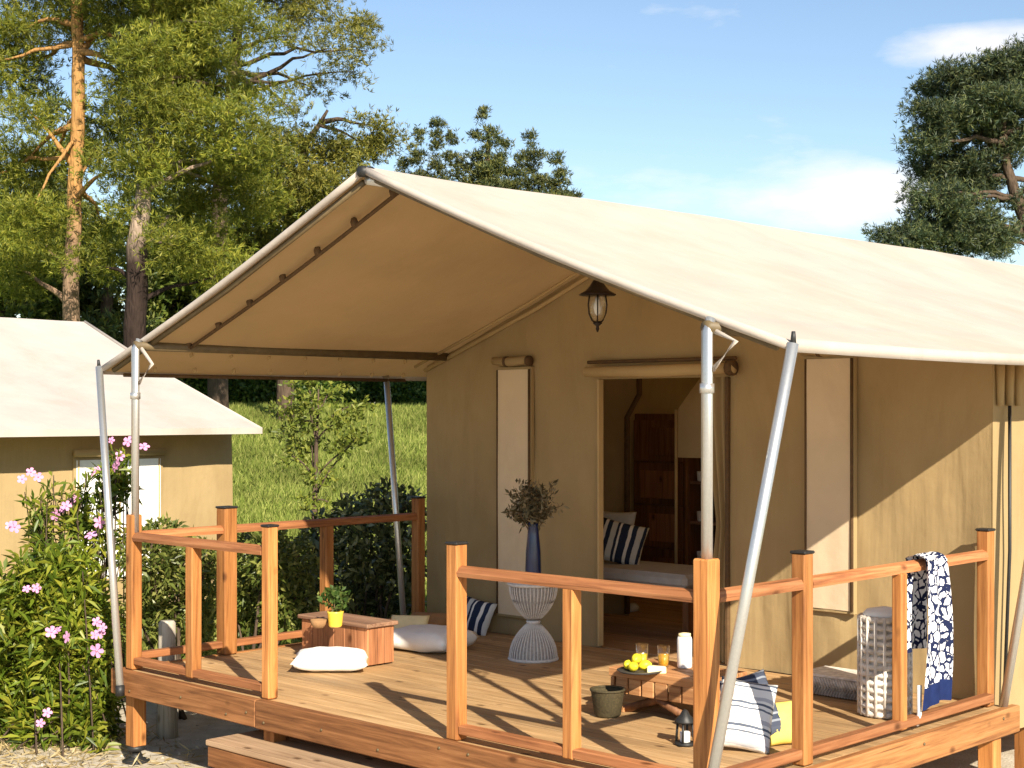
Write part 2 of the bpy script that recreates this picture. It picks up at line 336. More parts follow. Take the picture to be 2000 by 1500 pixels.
# ------------------------------------------------------------------ mesh and object helpers
class MB:
    def __init__(s): s.v = []; s.f = []
    def add(s, vs, fs):
        o = len(s.v); s.v += [tuple(p) for p in vs]; s.f += [tuple(i + o for i in f) for f in fs]; return s
    def box(s, a, b_, rot=0, about=None):
        x0, y0, z0 = a; x1, y1, z1 = b_
        vs = [(x0, y0, z0), (x1, y0, z0), (x1, y1, z0), (x0, y1, z0), (x0, y0, z1), (x1, y0, z1), (x1, y1, z1), (x0, y1, z1)]
        return s.add(vs, [(3, 2, 1, 0), (4, 5, 6, 7), (0, 1, 5, 4), (1, 2, 6, 5), (2, 3, 7, 6), (3, 0, 4, 7)])
    def tube(s, pts, rad, n=8, cap=True):
        pts = [Vector(p) for p in pts]
        if not hasattr(rad, '__len__'): rad = [rad] * len(pts)
        rings = []
        for i, p in enumerate(pts):
            d = (pts[min(i + 1, len(pts) - 1)] - pts[max(i - 1, 0)]).normalized()
            a = Vector((0, 0, 1)) if abs(d.z) < .9 else Vector((1, 0, 0))
            u = d.cross(a).normalized(); w_ = u.cross(d)
            rings.append([p + (u * math.cos(2 * math.pi * k / n) + w_ * math.sin(2 * math.pi * k / n)) * rad[i] for k in range(n)])
        vs = [q for r_ in rings for q in r_]; fs = []
        for i in range(len(pts) - 1):
            for k in range(n):
                k2 = (k + 1) % n
                fs.append((i * n + k, i * n + k2, (i + 1) * n + k2, (i + 1) * n + k))
        if cap: fs += [tuple(range(n))[::-1], tuple((len(pts) - 1) * n + k for k in range(n))]
        return s.add(vs, fs)
    def lathe(s, prof, c=(0, 0, 0), n=24, sx=1, sy=1):
        vs = []; fs = []
        for (r_, z) in prof:
            for k in range(n):
                a = 2 * math.pi * k / n; vs.append((c[0] + r_ * sx * math.cos(a), c[1] + r_ * sy * math.sin(a), c[2] + z))
        for i in range(len(prof) - 1):
            for k in range(n):
                k2 = (k + 1) % n; fs.append((i * n + k, i * n + k2, (i + 1) * n + k2, (i + 1) * n + k))
        fs += [tuple(range(n))[::-1], tuple((len(prof) - 1) * n + k for k in range(n))]
        return s.add(vs, fs)
    def mesh(s, name, smooth=False, bevel=0):
        me = bpy.data.meshes.new(name); me.from_pydata(s.v, [], s.f); me.update()
        if bevel:
            bm = bmesh.new(); bm.from_mesh(me)
            bmesh.ops.bevel(bm, geom=[e for e in bm.edges], offset=bevel, segments=1, affect='EDGES', clamp_overlap=True)
            bm.to_mesh(me); bm.free()
        if smooth:
            me.shade_smooth()
        return me
def wloc(o):
    v = Vector((0, 0, 0))
    while o: v = v + o.location; o = o.parent
    return v
def link(name, me, material, parent=None, loc=None, rot=None):
    """world-space mesh when loc is None, else a local mesh standing at the world point loc"""
    o = bpy.data.objects.new(name, me)
    if material and not me.materials: me.materials.append(material)
    COL.objects.link(o)
    base = Vector((0, 0, 0)) if loc is None else Vector(loc)
    if parent:
        base = base - wloc(parent); o.parent = parent
    o.location = base
    if rot: o.rotation_euler = rot
    return o
def part(mb, name, material, parent, smooth=False, bevel=0, loc=None, rot=None):
    return link(name, mb.mesh(name, smooth, bevel), material, parent, loc, rot)
def tag(o, label=None, cat=None, group=None, kind=None):
    if label: o['label'] = label
    if cat: o['category'] = cat
    if group: o['group'] = group
    if kind: o['kind'] = kind
    return o
def thing(name, label, cat, loc, group=None):
    o = bpy.data.objects.new(name, None); COL.objects.link(o); o.location = loc; o.empty_display_size = .1
    return tag(o, label, cat, group)
def local(name, me, material, parent, loc=(0, 0, 0), rot=None):
    o = bpy.data.objects.new(name, me)
    if material and not me.materials: me.materials.append(material)
    COL.objects.link(o); o.parent = parent; o.location = loc
    if rot: o.rotation_euler = rot
    return o
def box_mesh(name, sx, sy, sz, bevel=.004):
    return MB().box((-sx / 2, -sy / 2, -sz / 2), (sx / 2, sy / 2, sz / 2)).mesh(name, bevel=bevel)

# leaf meshes (numpy)
def unit(a): return a / np.maximum(np.linalg.norm(a, axis=1, keepdims=True), 1e-6)
def rand_dirs(n): return unit(rng.normal(size=(n, 3)))
def leaf_mesh(name, P, D, L, W, fold=.15, bend=0.0):
    """one folded diamond (two triangles sharing the midrib) per leaf"""
    n = len(P)
    L = np.broadcast_to(L, (n,))[:, None]; W = np.broadcast_to(W, (n,))[:, None]
    Sd = unit(np.cross(D, rand_dirs(n))); Nn = np.cross(Sd, D)
    tip = P + D * L - np.array([0, 0, 1.]) * (L * bend)
    mid = P + D * L * .5
    a = mid + Sd * W / 2 + Nn * W * fold; c = mid - Sd * W / 2 + Nn * W * fold
    V = np.stack([P, a, tip, c], 1).reshape(-1, 3).astype(np.float32)
    i = np.arange(n) * 4
    F = np.stack([i, i + 1, i + 2, i, i + 2, i + 3], 1).reshape(-1)
    me = bpy.data.meshes.new(name)
    me.vertices.add(n * 4); me.vertices.foreach_set('co', V.ravel())
    me.loops.add(n * 6); me.loops.foreach_set('vertex_index', F.astype(np.int32))
    me.polygons.add(n * 2)
    me.polygons.foreach_set('loop_start', np.arange(n * 2, dtype=np.int32) * 3)
    me.update(calc_edges=True)
    return me
def in_ellipsoid(n, c, rad, shell=2.4):
    d = rand_dirs(n); r_ = rng.random(n) ** (1 / shell)
    return np.array(c) + d * r_[:, None] * np.array(rad)

# ------------------------------------------------------------------ ground
def gz(x, y):
    s = -.695 * x + .719 * y
    q = min(max((s - 15.0) / 24.0, 0), 1)
    return 2.2 * q * q * (3 - 2 * q)
def gz_np(P):
    s = -.695 * P[:, 0] + .719 * P[:, 1]
    q = np.clip((s - 15.0) / 24.0, 0, 1)
    return 2.2 * q * q * (3 - 2 * q)
mb = MB()
cs = [-1500, -700, -300, -150, -90] + [-70 + 2.5 * i for i in range(57)] + [90, 150, 300, 700, 1500]
N = len(cs)
for yy in cs:
    for xx in cs:
        near = abs(xx + 5) < 9 and abs(yy - 8) < 9
        mb.v.append((xx, yy, gz(xx, yy) + (0 if near else .03 * noise.noise(Vector((xx * .2, yy * .2, 0))))))
for j in range(N - 1):
    for i in range(N - 1):
        mb.f.append((j * N + i, j * N + i + 1, (j + 1) * N + i + 1, (j + 1) * N + i))
g = part(mb, 'ground', M['ground'], None, smooth=True); tag(g, kind='structure')

# ------------------------------------------------------------------ main safari tent
XL, XR, YW, YB = -8.38, -3.83, 7.75, 14.6          # walls
XC, EL, ER, YF = -6.05, -8.67, -3.40, 5.15          # ridge, eaves, front edge of the roof
ZR, ZE = 3.455, 2.45
def roof_z(x):
    return ZE + (ZR - ZE) * ((x - EL) / (XC - EL) if x < XC else (ER - x) / (ER - XC))
tent = thing('safari_tent', 'large khaki safari tent with cream pitched roof and open front porch above the wooden deck', 'tent', (XC, YW, DK))
FR = [YF, 8.15, 11.2, 14.6]                        # frames that carry the roof cloth
def roof_grid(x0, z0, x1, z1, dz, nx=22, ny=76):
    mb = MB()
    for j in range(ny + 1):
        y = YF + (14.9 - YF) * j / ny
        k = max(i for i in range(len(FR)) if FR[i] <= y + 1e-6); k = min(k, len(FR) - 2)
        fy = (y - FR[k]) / (FR[k + 1] - FR[k]); sagy = abs(math.sin(math.pi * min(fy, 1))) ** .7
        for i in range(nx + 1):
            q = i / nx
            x = x0 + (x1 - x0) * q; z = z0 + (z1 - z0) * q
            edge = math.sin(math.pi * q)
            z -= .034 * edge + .026 * sagy * (.35 + edge) + .007 * noise.noise(Vector((x * 1.3, y * .9, 3))) * (edge + .2)
            if y > YF + .8: z += .02 * min(1, (y - YF - .8)) * (1 if z0 < z1 and q > .9 or z0 > z1 and q < .1 else .6)
            mb.v.append((x, y, z + dz))
    n = nx + 1
    for j in range(ny):
        for i in range(nx):
            mb.f.append((j * n + i, j * n + i + 1, (j + 1) * n + i + 1, (j + 1) * n + i))
    return mb
part(roof_grid(EL, ZE, XC, ZR, 0), 'roof_canvas', M['roof'], tent, True)
part(roof_grid(XC, ZR, ER, ZE, 0), 'roof_canvas', M['roof'], tent, True)
part(roof_grid(EL + .02, ZE, XC - .01, ZR, -.022), 'roof_lining', M['lining'], tent, True)
part(roof_grid(XC + .01, ZR, ER - .02, ZE, -.022), 'roof_lining', M['lining'], tent, True)
def edge_pts(xa, xb, y, n=10, dz=-.02):
    return [(xa + (xb - xa) * i / n, y, roof_z(xa + (xb - xa) * i / n) - .034 * math.sin(math.pi * i / n) + dz) for i in range(n + 1)]
part(MB().tube(edge_pts(EL, XC, YF), .021, 8), 'roof_hem', M['hem'], tent, True)
part(MB().tube(edge_pts(XC, ER, YF), .021, 8), 'roof_hem', M['hem'], tent, True)
for xe in (EL, ER):
    mb = MB(); n = 60
    for i in range(n + 1):
        y = YF + (14.9 - YF) * i / n
        wv = .006 * math.sin(y * 2.3) + .004 * math.sin(y * 7.1)
        zt = ZE - .010 * abs(math.sin((y - YF) * 1.03))
        o_ = .012 if xe > XC else -.012
        mb.v += [(xe, y, zt + .012), (xe + o_, y, zt + .012), (xe + o_ + wv, y, zt - .042), (xe + wv, y, zt - .042)]
    for i in range(n):
        for k in range(4):
            a = i * 4 + k; b2 = i * 4 + (k + 1) % 4
            mb.f.append((a, b2, b2 + 4, a + 4))
    part(mb, 'eave_valance', M['hem'], tent, True)
part(MB().tube([(XC, YF - .03, ZR - .03), (XC, YF + .05, ZR - .025)], .03, 10), 'ridge_cap', M['black'], tent, True)
# frame inside the roof: ridge tube, purlins, rafters
part(MB().tube([(XC, YF + .02, ZR - .07), (XC, YB, ZR - .07)], .025, 10), 'ridge_pole', M['steel'], tent, True)
XP0, XP1 = -8.15, -3.78
for xp in (XP0, XP1):
    part(MB().tube([(xp, 5.08, roof_z(xp) - .075), (xp, YW - .01, roof_z(xp) - .075)], .031, 10), 'purlin', M['purlin'], tent, True)
for xa, xb in ((EL + .1, XC - .05), (ER - .1, XC + .05)):
    part(MB().tube([(xa, YF + .04, roof_z(xa) - .055), ((xa + xb) / 2, YF + .04, roof_z((xa + xb) / 2) - .085), (xb, YF + .04, roof_z(xb) - .055)], .017, 8), 'rafter', M['purlin'], tent, True)
# lashing rod with toggles under the left slope
def lash(x): return (x, 5.47 - .02 * (x + 8.15), roof_z(x) - .085 - .02 * math.sin((x + 8.15) / 2.05 * math.pi))
part(MB().tube([lash(-8.15 + 2.05 * i / 12) for i in range(13)], .0115, 8), 'lashing_rod', M['strap'], tent, True)
tog = MB().lathe([(.004, -.028), (.016, -.022), (.022, 0), (.016, .022), (.004, .028)], n=8).mesh('toggle', True)
tog2 = box_mesh('tie_loop', .035, .010, .03, .003)
for i in range(7):
    p = lash(-8.13 + 2.0 * i / 6); link('toggle', tog, M['strap'], tent, (p[0], p[1] - .01, p[2] + .022))
for i in range(8):
    link('tie_loop', tog2, M['binding'], tent, (-8.50, 5.45 + i * .31, roof_z(-8.50) - .075), (0, R(-20), 0))
    link('tie_loop', tog2, M['strap'], tent, (-8.28, 5.58 + i * .31, roof_z(-8.28) - .065), (0, R(-20), 0))
part(MB().tube([(EL + .04, 5.3, ZE - .045), (EL + .04, YW, ZE - .045)], .014, 6), 'eave_rope', M['strap'], tent, True)

# walls
def wrinkle(a, z, seed=0):
    return (.022 * noise.noise(Vector((a * 2.6, z * .40, seed))) + .009 * noise.noise(Vector((a * 7 + z * 1.2, z * .9, seed + 5)))
            + .024 * noise.noise(Vector((a * 1.3 + z * .7, z * .7 - a * .3, seed + 9))) + .012 * noise.noise(Vector((a * 3.2 - z * 1.6, z * .35, seed + 14))))
D0, D1, DTOP = -6.65, -5.60, 2.385
mb = MB()
def wall_panel(mb, x0, x1, zb, ztop, y, nx, nz, seed):
    o = len(mb.v)
    for j in range(nz + 1):
        for i in range(nx + 1):
            x = x0 + (x1 - x0) * i / nx; zt = ztop(x); z = zb + (zt - zb) * j / nz
            fade = min(1, min(abs(x - XL), abs(x - XR), abs(x - D0), abs(x - D1)) * 6 + .25)
            mb.v.append((x, y + wrinkle(x, z, seed) * fade * 1.25, z))
    for j in range(nz):
        for i in range(nx):
            a = o + j * (nx + 1) + i; mb.f.append((a, a + 1, a + nx + 2, a + nx + 1))
top = lambda x: roof_z(x) - .05
wall_panel(mb, XL, D0, DK, top, YW, 60, 50, 1)
wall_panel(mb, D0, D1, DTOP, top, YW, 26, 20, 1)
wall_panel(mb, D1, XR, DK, top, YW, 60, 50, 1)
part(mb, 'front_wall', M['wall'], tent, True)
def side_wall(x, name, seed, zb):
    mb = MB(); ny, nz = 110, 40
    for j in range(nz + 1):
        for i in range(ny + 1):
            y = YW + (YB - YW) * i / ny; z = zb + (roof_z(x) - .05 - zb) * j / nz
            s = 1 if x > XC else -1
            mb.v.append((x + s * wrinkle(y, z, seed) * min(1, (y - YW) * 3 + .1), y, z))
    for j in range(nz):
        for i in range(ny):
            a = j * (ny + 1) + i; mb.f.append((a, a + 1, a + ny + 2, a + ny + 1))
    return part(mb, name, M['wall'], tent, True)
side_wall(XR, 'side_wall', 21, .385); side_wall(XL, 'side_wall', 31, .385)
mb = MB(); wall_panel(mb, XL, XR, DK, top, YB, 30, 10, 41); part(mb, 'back_wall', M['wall'], tent, True)
# light binding along the top of the front wall, door and corner bindings
for xa, xb in ((XL, XC), (XC, XR)):
    part(MB().tube([(xa, YW - .02, roof_z(xa) - .085), ((xa + xb) / 2, YW - .02, roof_z((xa + xb) / 2) - .115), (xb, YW - .02, roof_z(xb) - .085)], .016, 8), 'wall_binding', M['binding'], tent, True)
    part(MB().tube([(xa, YW - .12, roof_z(xa) - .06), ((xa + xb) / 2, YW - .12, roof_z((xa + xb) / 2) - .09), (xb, YW - .12, roof_z(xb) - .06)], .011, 8), 'wall_binding', M['binding'], tent, True)
part(MB().box((D0 - .014, YW - .024, DK + .01), (D0 + .002, YW + .03, DTOP)), 'door_binding', M['binding'], tent, bevel=.004)
part(MB().box((D1 - .004, YW - .028, DK + .01), (D1 + .022, YW + .03, DTOP)), 'door_binding', M['strap'], tent, bevel=.004)  # dark strip: shade of the doorway gap put into the colour
# corner sheath with pleats at the right front corner, dark lacing cord
for k in range(3):
    part(MB().tube([(XR + .018, YW + .05 + k * .11, ZE + .02), (XR + .02, YW + .05 + k * .11, 2.2)], [.03, .018], 8), 'corner_pleat', M['wall'], tent, True)
part(MB().tube([(XR + .035, YW + .13, 2.2), (XR + .04, YW + .12, 1.4), (XR + .03, YW + .06, .42)], .010, 8), 'lacing_cord', M['black'], tent, True)
# windows: pale screens with a frame and a rolled flap above
def window(x0, x1, z0, z1, zr):
    f = part(MB().box((x0 - .02, YW - .040, z0 - .02), (x1 + .02, YW - .004, z1 + .02)), 'window', M['wall'], tent, bevel=.003)
    mb = MB(); nx, nz = 10, 30
    for j in range(nz + 1):
        for i in range(nx + 1):
            x = x0 + (x1 - x0) * i / nx; z = z0 + (z1 - z0) * j / nz
            mb.v.append((x, YW - .046 - .004 * noise.noise(Vector((x * 9, z * 1.5, 77))), z))
    for j in range(nz):
        for i in range(nx):
            a = j * (nx + 1) + i; mb.f.append((a, a + 1, a + nx + 2, a + nx + 1))
    part(mb, 'screen', M['pane'], f, True)
    part(MB().tube([(x0 - .006, YW - .048, z0), (x0 - .006, YW - .048, z1)], .007, 6), 'zip', M['strap'], f, True)
    part(MB().tube([(x1 + .008, YW - .048, z0), (x1 + .008, YW - .048, z1)], .009, 6), 'zip', M['strap'], f, True)
    r_ = part(MB().tube([(x0 - .03, YW - .06, zr + .01), ((x0 + x1) / 2, YW - .062, zr), (x1 + .03, YW - .06, zr + .012)], [.028, .033, .028], 12), 'rolled_blind', M['wall'], tent, True)
    for xx in (x0 + .1, x1 + .02):
        part(MB().tube([(xx - .012, YW - .061, zr + .003), (xx + .012, YW - .061, zr + .003)], .037, 12), 'strap', M['strap'], r_, True)
window(-7.58, -7.28, 0.72, 2.465, 2.52)
window(-4.99, -4.69, 1.00, 2.48, 2.525)
r_ = part(MB().tube([(-6.72, YW - .07, 2.435), (-6.1, YW - .075, 2.43), (-5.50, YW - .07, 2.44)], [.034, .040, .034], 14), 'rolled_door', M['binding'], tent, True)
part(MB().tube([(-5.545, YW - .072, 2.44), (-5.50, YW - .072, 2.44)], .050, 12), 'strap', M['strap'], r_, True)
part(MB().tube([(-6.72, YW - .05, 2.50), (-5.50, YW - .05, 2.50)], .012, 8), 'blind_cord', M['strap'], tent, True)
# tied-back door curtain on the right side of the opening
mb = MB(); nx, nz = 26, 30
for j in range(nz + 1):
    z = DK + .01 + (DTOP - DK - .01) * j / nz; pin = .55 + .45 * min(1, abs(z - 1.45) / .7)
    for i in range(nx + 1):
        q = i / nx
        mb.v.append((D1 - .01 - .20 * q * pin, YW + .05 + .025 * math.sin(q * 17) + .02 * q, z))
for j in range(nz):
    for i in range(nx):
        a = j * (nx + 1) + i; mb.f.append((a, a + 1, a + nx + 2, a + nx + 1))
part(mb, 'door_curtain', M['inner'], tent, True)
# galvanised poles: two upright corner poles, four slanted side poles
for xp in (XP0, XP1):
    zt = roof_z(xp) - .06
    yb = 5.085
    p = part(MB().tube([(xp, yb, 1.42), (xp, yb, zt - .03), (xp, yb + .03, zt + .02)], .0245, 12), 'pole', M['steel'], tent, True)
    part(MB().tube([(xp, yb, 2.245), (xp, yb, 2.285)], .031, 12), 'collar', M['steel'], p, True)
    s = 1 if xp > XC else 1
    part(MB().tube([(xp + .02, yb + .01, 2.34), (xp + .11, yb + .05, 2.46), (xp + .02, yb + .03, zt - .03)], .012, 8), 'bracket', M['hem'], p, True)
    part(MB().tube([(xp, yb, zt - .02), (xp, yb + .12, zt + .0)], .02, 8), 'elbow', M['black'], p, True)
for a, b2 in (((EL + .02, 5.13, 2.455), (-8.08, 4.935, .50)), ((ER + .004, 5.145, 2.445), (-3.695, 4.935, .46)), ((EL + .02, 7.58, 2.45), (-8.30, 7.46, .45)), ((ER, 7.66, 2.42), (-3.765, 7.705, .47))):
    p = part(MB().tube([a, b2], .0235, 12), 'guy_pole', M['steel'], tent, True)
    part(MB().tube([(a[0], a[1], a[2] - .01), (a[0] + .008, a[1] - .01, a[2] + .045)], [.014, .008], 8), 'pole_tip', M['black'], p, True)
    part(MB().tube([b2, (b2[0], b2[1], b2[2] - .06)], .028, 10), 'pole_foot', M['black'], p, True)
# raised floor under the tent, stilts
for k in range(26):
    y0 = YW + .03 + k * .262
    if k < 14: link('floor_board', box_mesh('floor_board', XR - XL - .06, .255, .03, .004), M['floor_in'], tent, ((XL + XR) / 2, y0 + .13, DK - .015))
part(MB().box((XL + .03, YW + .05, .40), (XR - .03, YW + .11, .535)), 'floor_beam', M['beam_x'], tent)
part(MB().box((XR - .10, YW + .12, .40), (XR - .04, YB, .535)), 'floor_beam', M['beam_y'], tent)
part(MB().box((XL + .04, YW + .12, .40), (XL + .10, YB, .535)), 'floor_beam', M['beam_y'], tent)
for y0 in (8.25, 10.0, 12.0):
    for x0 in (XR - .07, XC, XL + .07):
        part(MB().box((x0 - .045, y0, 0), (x0 + .045, y0 + .09, .40)), 'stilt', M['post'], tent)
# partition canvases inside
def curtain(x0f, x1f, y, z0, z1, material, amp=.02, name='inner_curtain', nx=24, nz=30, freq=30):
    mb = MB()
    for j in range(nz + 1):
        z = z0 + (z1 - z0) * j / nz; a, c = x0f(z), x1f(z)
        for i in range(nx + 1):
            q = i / nx; mb.v.append((a + (c - a) * q, y + amp * math.sin(q * freq * .5 + z), z))
    for j in range(nz):
        for i in range(nx):
            k = j * (nx + 1) + i; mb.f.append((k, k + 1, k + nx + 2, k + nx + 1))
    return part(mb, name, material, tent, True)
yp = 9.1
xe_ = on_y(1228, 900, yp)[0]; xe2 = on_y(1252, 760, yp)[0]; zk = on_y(1230, 815, yp)[2]
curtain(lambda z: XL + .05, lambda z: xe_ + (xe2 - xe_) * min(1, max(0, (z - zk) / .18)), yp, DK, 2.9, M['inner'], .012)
part(MB().tube([(xe_, yp - .02, DK + .02), (xe_, yp - .02, zk), (xe2, yp - .02, zk + .18), (xe2 - .01, yp - .02, 2.9)], .022, 8), 'curtain_edge', M['strap'], tent, True)
xg = on_y(1338, 900, yp)[0]; xg2 = on_y(1420, 900, yp)[0]; zg = on_y(1338, 800, yp)[2]; zh = on_y(1338, 880, yp)[2]
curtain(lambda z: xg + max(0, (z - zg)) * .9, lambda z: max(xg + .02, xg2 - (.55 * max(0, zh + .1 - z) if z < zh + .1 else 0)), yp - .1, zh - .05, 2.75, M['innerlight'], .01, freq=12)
part(MB().tube([(xg, yp - .11, .95), (xg, yp - .11, zg)], .012, 8), 'curtain_edge', M['binding'], tent, True)

# ------------------------------------------------------------------ deck
deck = thing('wooden_deck', 'raised wooden porch deck of pale boards with reddish front beam under the tent porch', 'deck', ((XL + XR) / 2, 6.3, 0))
DX0, DX1, DY0, DY1 = -8.27, -3.70, 4.985, 7.74
nb = 20; wbd = (DY1 - 5.045) / nb
boards = [box_mesh('plank', DX1 - DX0 - .10, wbd - .006, .028, .003) for _ in range(1)]
for k in range(nb):
    link('plank', boards[0], M['plank'], deck, ((DX0 + DX1) / 2 + random.uniform(-.004, .004), 5.045 + (k + .5) * wbd, DK - .014 + random.uniform(-.0015, .001)), (0, 0, random.uniform(-.0006, .0006)))
part(MB().box((DX0, DY0, .425), (-6.785, 5.04, .578)), 'front_beam', M['beam_x'], deck, bevel=.006)
part(MB().box((-6.78, DY0 - .002, .422), (DX1, 5.04, .580)), 'front_beam', M['beam_x'], deck, bevel=.006)
part(MB().box((DX1 - .048, 5.043, .43), (DX1 + .004, DY1 + .06, .574)), 'side_beam', M['beam_y'], deck, bevel=.006)
part(MB().box((DX0 - .004, 5.043, .43), (DX0 + .048, DY1, .574)), 'side_beam', M['beam_y'], deck, bevel=.006)
for k in range(5):
    y0 = 5.3 + k * .55
    part(MB().box((DX0 + .06, y0, .44), (DX1 - .06, y0 + .045, .538)), 'joist', M['beam_x'], deck)
bolt = MB().lathe([(.008, 0), (.008, .003), (.004, .006)], n=8).mesh('bolt', True)
for xx in [-8.2, -8.05, -7.5, -7.05, -6.86, -6.70, -6.2, -5.75, -5.3, -5.1, -4.55, -4.1, -3.8]:
    link('bolt', bolt, M['purlin'], deck, (xx, DY0 - .002, random.choice((.545, .465, .50))), (R(90), 0, 0))
for yy in (5.9, 6.75, 7.6):
    link('bolt', bolt, M['purlin'], deck, (DX1 + .005, yy, .53), (0, R(90), 0))
ftm = MB().lathe([(.085, 0), (.085, .012), (.035, .03), (.028, .07), (.058, .075), (.058, .10), (.04, .105)], n=14).mesh('foot', True)
for xx in (-8.15, -6.74, -5.3, -3.775):
    for yy in (5.09, 6.4, 7.6):
        o = part(MB().box((xx - .046, yy - .046, .10), (xx + .046, yy + .046, .424)), 'stilt', M['post'], deck, bevel=.005)
        link('foot', ftm, M['black'], o, (xx, yy, .0))
# railings
PW = .038
def rail_post(par, x, y, z0, z1, cap=True, wd=PW):
    mb = MB().box((x - wd, y - wd, z0), (x + wd, y + wd, z1))
    o = part(mb, 'post', M['post'], par, bevel=.007)
    if cap:
        part(MB().box((x - wd - .006, y - wd - .006, z1 - .004), (x + wd + .006, y + wd + .006, z1 + .010)), 'post_cap', M['black'], o, bevel=.006)
    return o
ZT = 1.395
def top_rail(par, a, b2, mname):
    d = (Vector(b2) - Vector(a)).normalized(); n_ = Vector((-d.y, d.x, 0))
    prof = [(-.033, -.026), (.033, -.026), (.036, -.006), (.024, .018), (0, .027), (-.024, .018), (-.036, -.006)]
    vs = []; 
    for P in (Vector(a), Vector(b2)):
        for (s_, h) in prof: vs.append(P + n_ * s_ + Vector((0, 0, h)))
    n = len(prof); fs = [(k, (k + 1) % n, n + (k + 1) % n, n + k) for k in range(n)] + [tuple(range(n))[::-1], tuple(range(n, 2 * n))]
    return part(MB().add(vs, fs), 'top_rail', M[mname], par)
def low_rail(par, a, b2, mname):
    x0, y0, z = a; x1, y1, _ = b2
    if abs(x1 - x0) > abs(y1 - y0): mb = MB().box((x0, y0 - .03, z - .022), (x1, y0 + .03, z + .022))
    else: mb = MB().box((x0 - .03, y0, z - .022), (x0 + .03, y1, z + .022))
    return part(mb, 'bottom_rail', M[mname], par, bevel=.005)
YP = 5.088
rl = thing('deck_railing', 'orange wooden railing along the bushes on the flower side of the deck', 'railing', (-8.2, 5.1, DK), 'wooden railings on the deck')
xs = {'p': -8.17, 'm': on_y(378, 1000, YP)[0], 'e': on_y(527, 1000, YP)[0]}
rail_post(rl, xs['p'], YP, .574, 1.53, False, .037); rail_post(rl, xs['m'], YP, .60, 1.372, False, .036); rail_post(rl, xs['e'], YP, .574, 1.53, True, .034)
top_rail(rl, (xs['p'] + .03, YP, ZT), (xs['e'] - .04, YP, ZT), 'rail_x'); low_rail(rl, (xs['p'] + .04, YP, .628), (xs['e'] - .04, YP, .628), 'rail_x')
XLR = -8.235
yl = [on_x(443, 1000, XLR)[1], on_x(638, 1018, XLR)[1], on_x(817, 1000, XLR)[1]]
rail_post(rl, XLR, yl[0], .574, 1.535, True, .05); rail_post(rl, XLR, yl[1], .60, 1.372, False, .037); rail_post(rl, XLR, yl[2], .574, 1.53)
top_rail(rl, (XLR + .02, 5.14, ZT), (XLR, yl[0] - .05, ZT), 'rail_y'); top_rail(rl, (XLR, yl[0] + .05, ZT), (XLR, yl[2] - .04, ZT), 'rail_y')
low_rail(rl, (XLR, 5.135, .64), (XLR, yl[0] - .05, .64), 'rail_y'); low_rail(rl, (XLR, yl[0] + .05, .64), (XLR, yl[2] - .04, .64), 'rail_y')
rr = thing('deck_railing', 'orange wooden railing at the nearest corner of the deck, with the towel hung over it', 'railing', (-3.8, 5.1, DK), 'wooden railings on the deck')
XRR = -3.785
xa = on_y(892, 1063, YP)[0]; xm = on_y(1117, 1140, YP)[0]
rail_post(rr, xa, YP, .574, 1.525); rail_post(rr, xm, YP, .60, 1.372, False, .033); rail_post(rr, XRR, YP, .574, 1.555, False, .042)
top_rail(rr, (xa + .035, YP, ZT), (XRR - .04, YP, ZT), 'rail_x'); low_rail(rr, (xa + .04, YP, .628), (XRR - .05, YP, .628), 'rail_x')
XRE = -3.825
yr = [on_x(1567, 1073, XRR)[1], on_x(1757, 1100, XRR)[1], 7.655]
rail_post(rr, XRR, yr[0], .574, 1.53, True, .037); rail_post(rr, XRR, yr[1], .60, 1.372, False, .029); rail_post(rr, XRE, yr[2], .574, 1.525, True, .036)
top_rail(rr, (XRR, YP + .05, ZT), (XRR, yr[0] - .04, ZT), 'rail_y'); top_rail(rr, (XRR, yr[0] + .04, ZT), (XRE, yr[2] - .036, ZT), 'rail_y')
low_rail(rr, (XRR, YP + .05, .628), (XRR, yr[0] - .04, .628), 'rail_y'); low_rail(rr, (XRR, yr[0] + .04, .628), (XRR, yr[2] - .035, .628), 'rail_y')
# step in front of the deck opening
st = thing('wooden_step', 'low wooden entry step set against the front beam of the deck', 'step', (-6.1, 4.9, 0))
part(MB().box((-7.03, 4.83, .315), (-5.1, 5.24, .348)), 'tread', M['step'], st, bevel=.005)
part(MB().box((-7.02, 4.838, .20), (-5.11, 4.868, .312)), 'riser', M['beam_x'], st, bevel=.004)
for xx in (-7.02, -6.05, -5.155):
    part(MB().box((xx, 4.872, .0), (xx + .045, 5.22, .312)), 'stringer', M['beam_x'], st, bevel=.003)
part(MB().box((-7.03, 4.5, .155), (-5.1, 4.83, .188)), 'tread', M['step'], st, bevel=.005)
part(MB().box((-7.02, 4.51, .0), (-5.11, 4.54, .152)), 'riser', M['beam_x'], st, bevel=.004)

